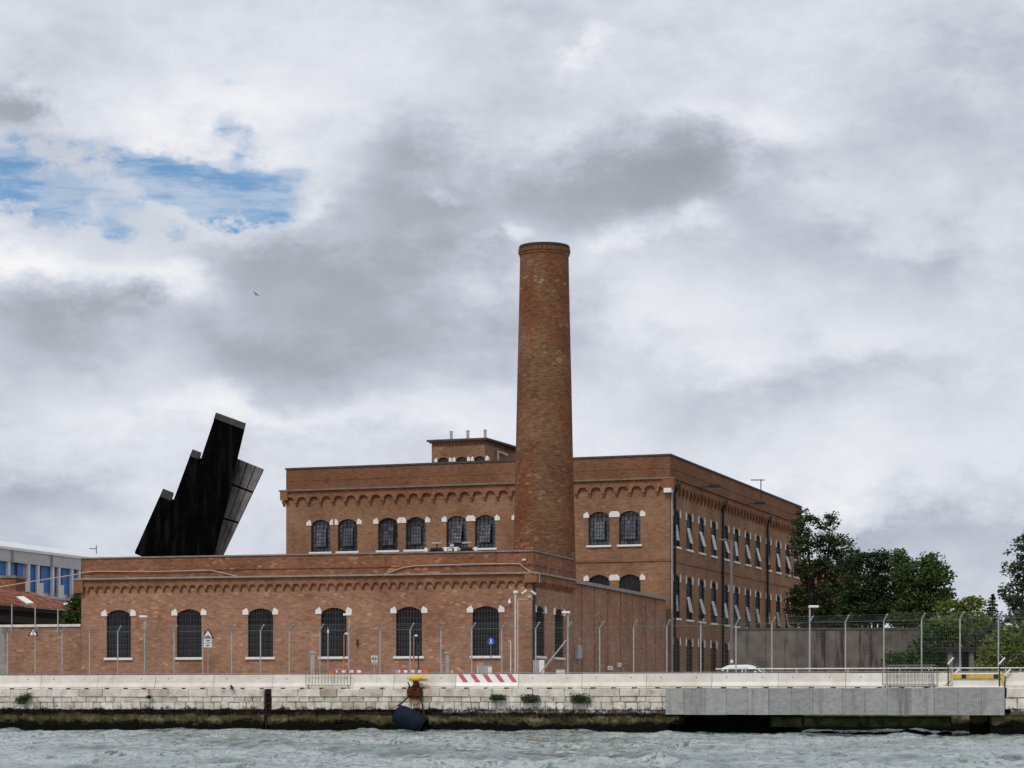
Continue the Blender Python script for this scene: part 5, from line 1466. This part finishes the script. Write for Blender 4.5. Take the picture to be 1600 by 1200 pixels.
# fender
fd = thing('quay_fender', 'big dark blue barrel fender hanging at the waterline under the bollard', 'fender', Q.pt(a - .1, -.75, .72), Q.rz)
rot = Vector((.93, -.05, -.42)).normalized()
A_, B_ = Vector((0, 0, 0)) - rot * .95, rot * .95
m = MB().tube([A_, A_ + rot * .06, A_ + rot * .6, B_ - rot * .5, B_ - rot * .05, B_], [.46, .58, .64, .64, .58, .46], 20)
put('barrel', m.mesh('barrel', 'fender', True), fd)
def chainline(p, q, sag):
    pts = [p.lerp(q, t_) + Vector((0, 0, -sag * 4 * t_ * (1 - t_))) for t_ in np.linspace(0, 1, 8)]
    return MB().tube(pts, .05, 5)
zt_ = GZ - .72 - .42
put('chain', chainline(Vector((-.28, .5, zt_)), A_ + Vector((0.05, 0, .45)), .08).mesh('chain', 'chain'), fd)
put('chain', chainline(Vector((.46, .5, zt_)), B_ + Vector((.06, 0, .42)), .06).mesh('chain', 'chain'), fd)

MAT['weed'] = foliage_mat('tide weed', (.008, .008, .005), (.030, .028, .014))
put('seaweed', leaf_mesh('seaweed', WEED, .055, 'weed'), None, kind='stuff')

# plants rooted in the quay joints
def tuft(px, py, rx, ry, lab, mat='leaf_mid', n=900, hang=False):
    s_ = Q.s_of(px); zz = Q.z_of(px, py); p = Q.pt(s_, -.12, zz); k_ = 1 / Q.scale(px)
    o = thing('wall_plant', lab, 'plant', p, Q.rz, 'plants growing in the quay joints')
    pts = np.stack([np.clip(rng.normal(0, .45, n), -.95, .95) * rx * k_, -np.abs(rng.normal(0, .12, n)), np.clip(rng.normal(0, .45, n), -.8, 1.0) * ry * k_], 1)
    if hang: pts[:, 0] += -pts[:, 2] * -.9
    put('foliage', leaf_mesh('foliage', pts, .06, mat), o)
    put('stem', MB().tube([(0, .15, -.1), (0, -.05, 0), (.05, -.12, .1)], .02, 4).mesh('stem', 'bark'), o)
tuft(38, 1092, 11, 9, 'dark green weed trailing from the coping at the far left', hang=True)
tuft(779, 1090, 13, 5, 'flat dull green tuft just below the striped barrier', 'leaf_mid')
tuft(830, 1092, 15, 7, 'rounded grey-green tuft right of the striped barrier', 'leaf_grey', 1100)
tuft(908, 1092, 16, 8, 'dark green bushy tuft, rightmost on the quay wall', 'leaf_mid', 1100)
tuft(235, 1089, 5, 3, 'tiny sprig in a joint under the coping', 'leaf_dark', 90)
tuft(364, 1074, 3, 4, 'tiny sprig at the foot of a barrier left of the ladder', 'leaf_dark', 60)

# ------------------------------------------------------------------ birds
def bird(px, py, span, rx, lab):
    p = P(px, py, 130); o = thing('bird', lab, 'bird', p, 0, 'birds in the sky')
    me = bpy.data.meshes.new('body'); bmm = bmesh.new()
    s_ = span
    V = [(-.5, .02, .10), (-.26, .05, .13), (-.05, .06, .03), (-.05, -.05, .02), (-.26, -.03, .11), (.5, .02, .10), (.26, .05, .13), (.05, .06, .03), (.05, -.05, .02), (.26, -.03, .11),
         (0, .22, 0), (0, -.20, .0), (0, 0, -.05), (0, 0, .06)]
    vs = [bmm.verts.new((x * s_, y * s_, z_ * s_)) for x, y, z_ in V]
    for f in ((0, 1, 4), (1, 2, 3, 4), (5, 9, 6), (6, 9, 8, 7), (2, 10, 13), (10, 7, 13), (2, 13, 3), (7, 8, 13), (3, 13, 11), (13, 8, 11), (2, 12, 10), (10, 12, 7), (3, 11, 12), (12, 11, 8), (2, 3, 12), (7, 12, 8)):
        bmm.faces.new([vs[i] for i in f])
    bmm.to_mesh(me); bmm.free(); me.materials.append(MAT['bird'])
    b = put('body', me, o); b.rotation_euler = rx
bird(400, 460, .5, (1.2, .7, 0), 'gull gliding with wings spread, lowest of the three birds')
bird(532, 344, .22, (.5, .9, .6), 'small dark bird high in the grey cloud')
bird(57, 244, .11, (.7, .3, .4), 'speck of a bird in the blue gap at the left')
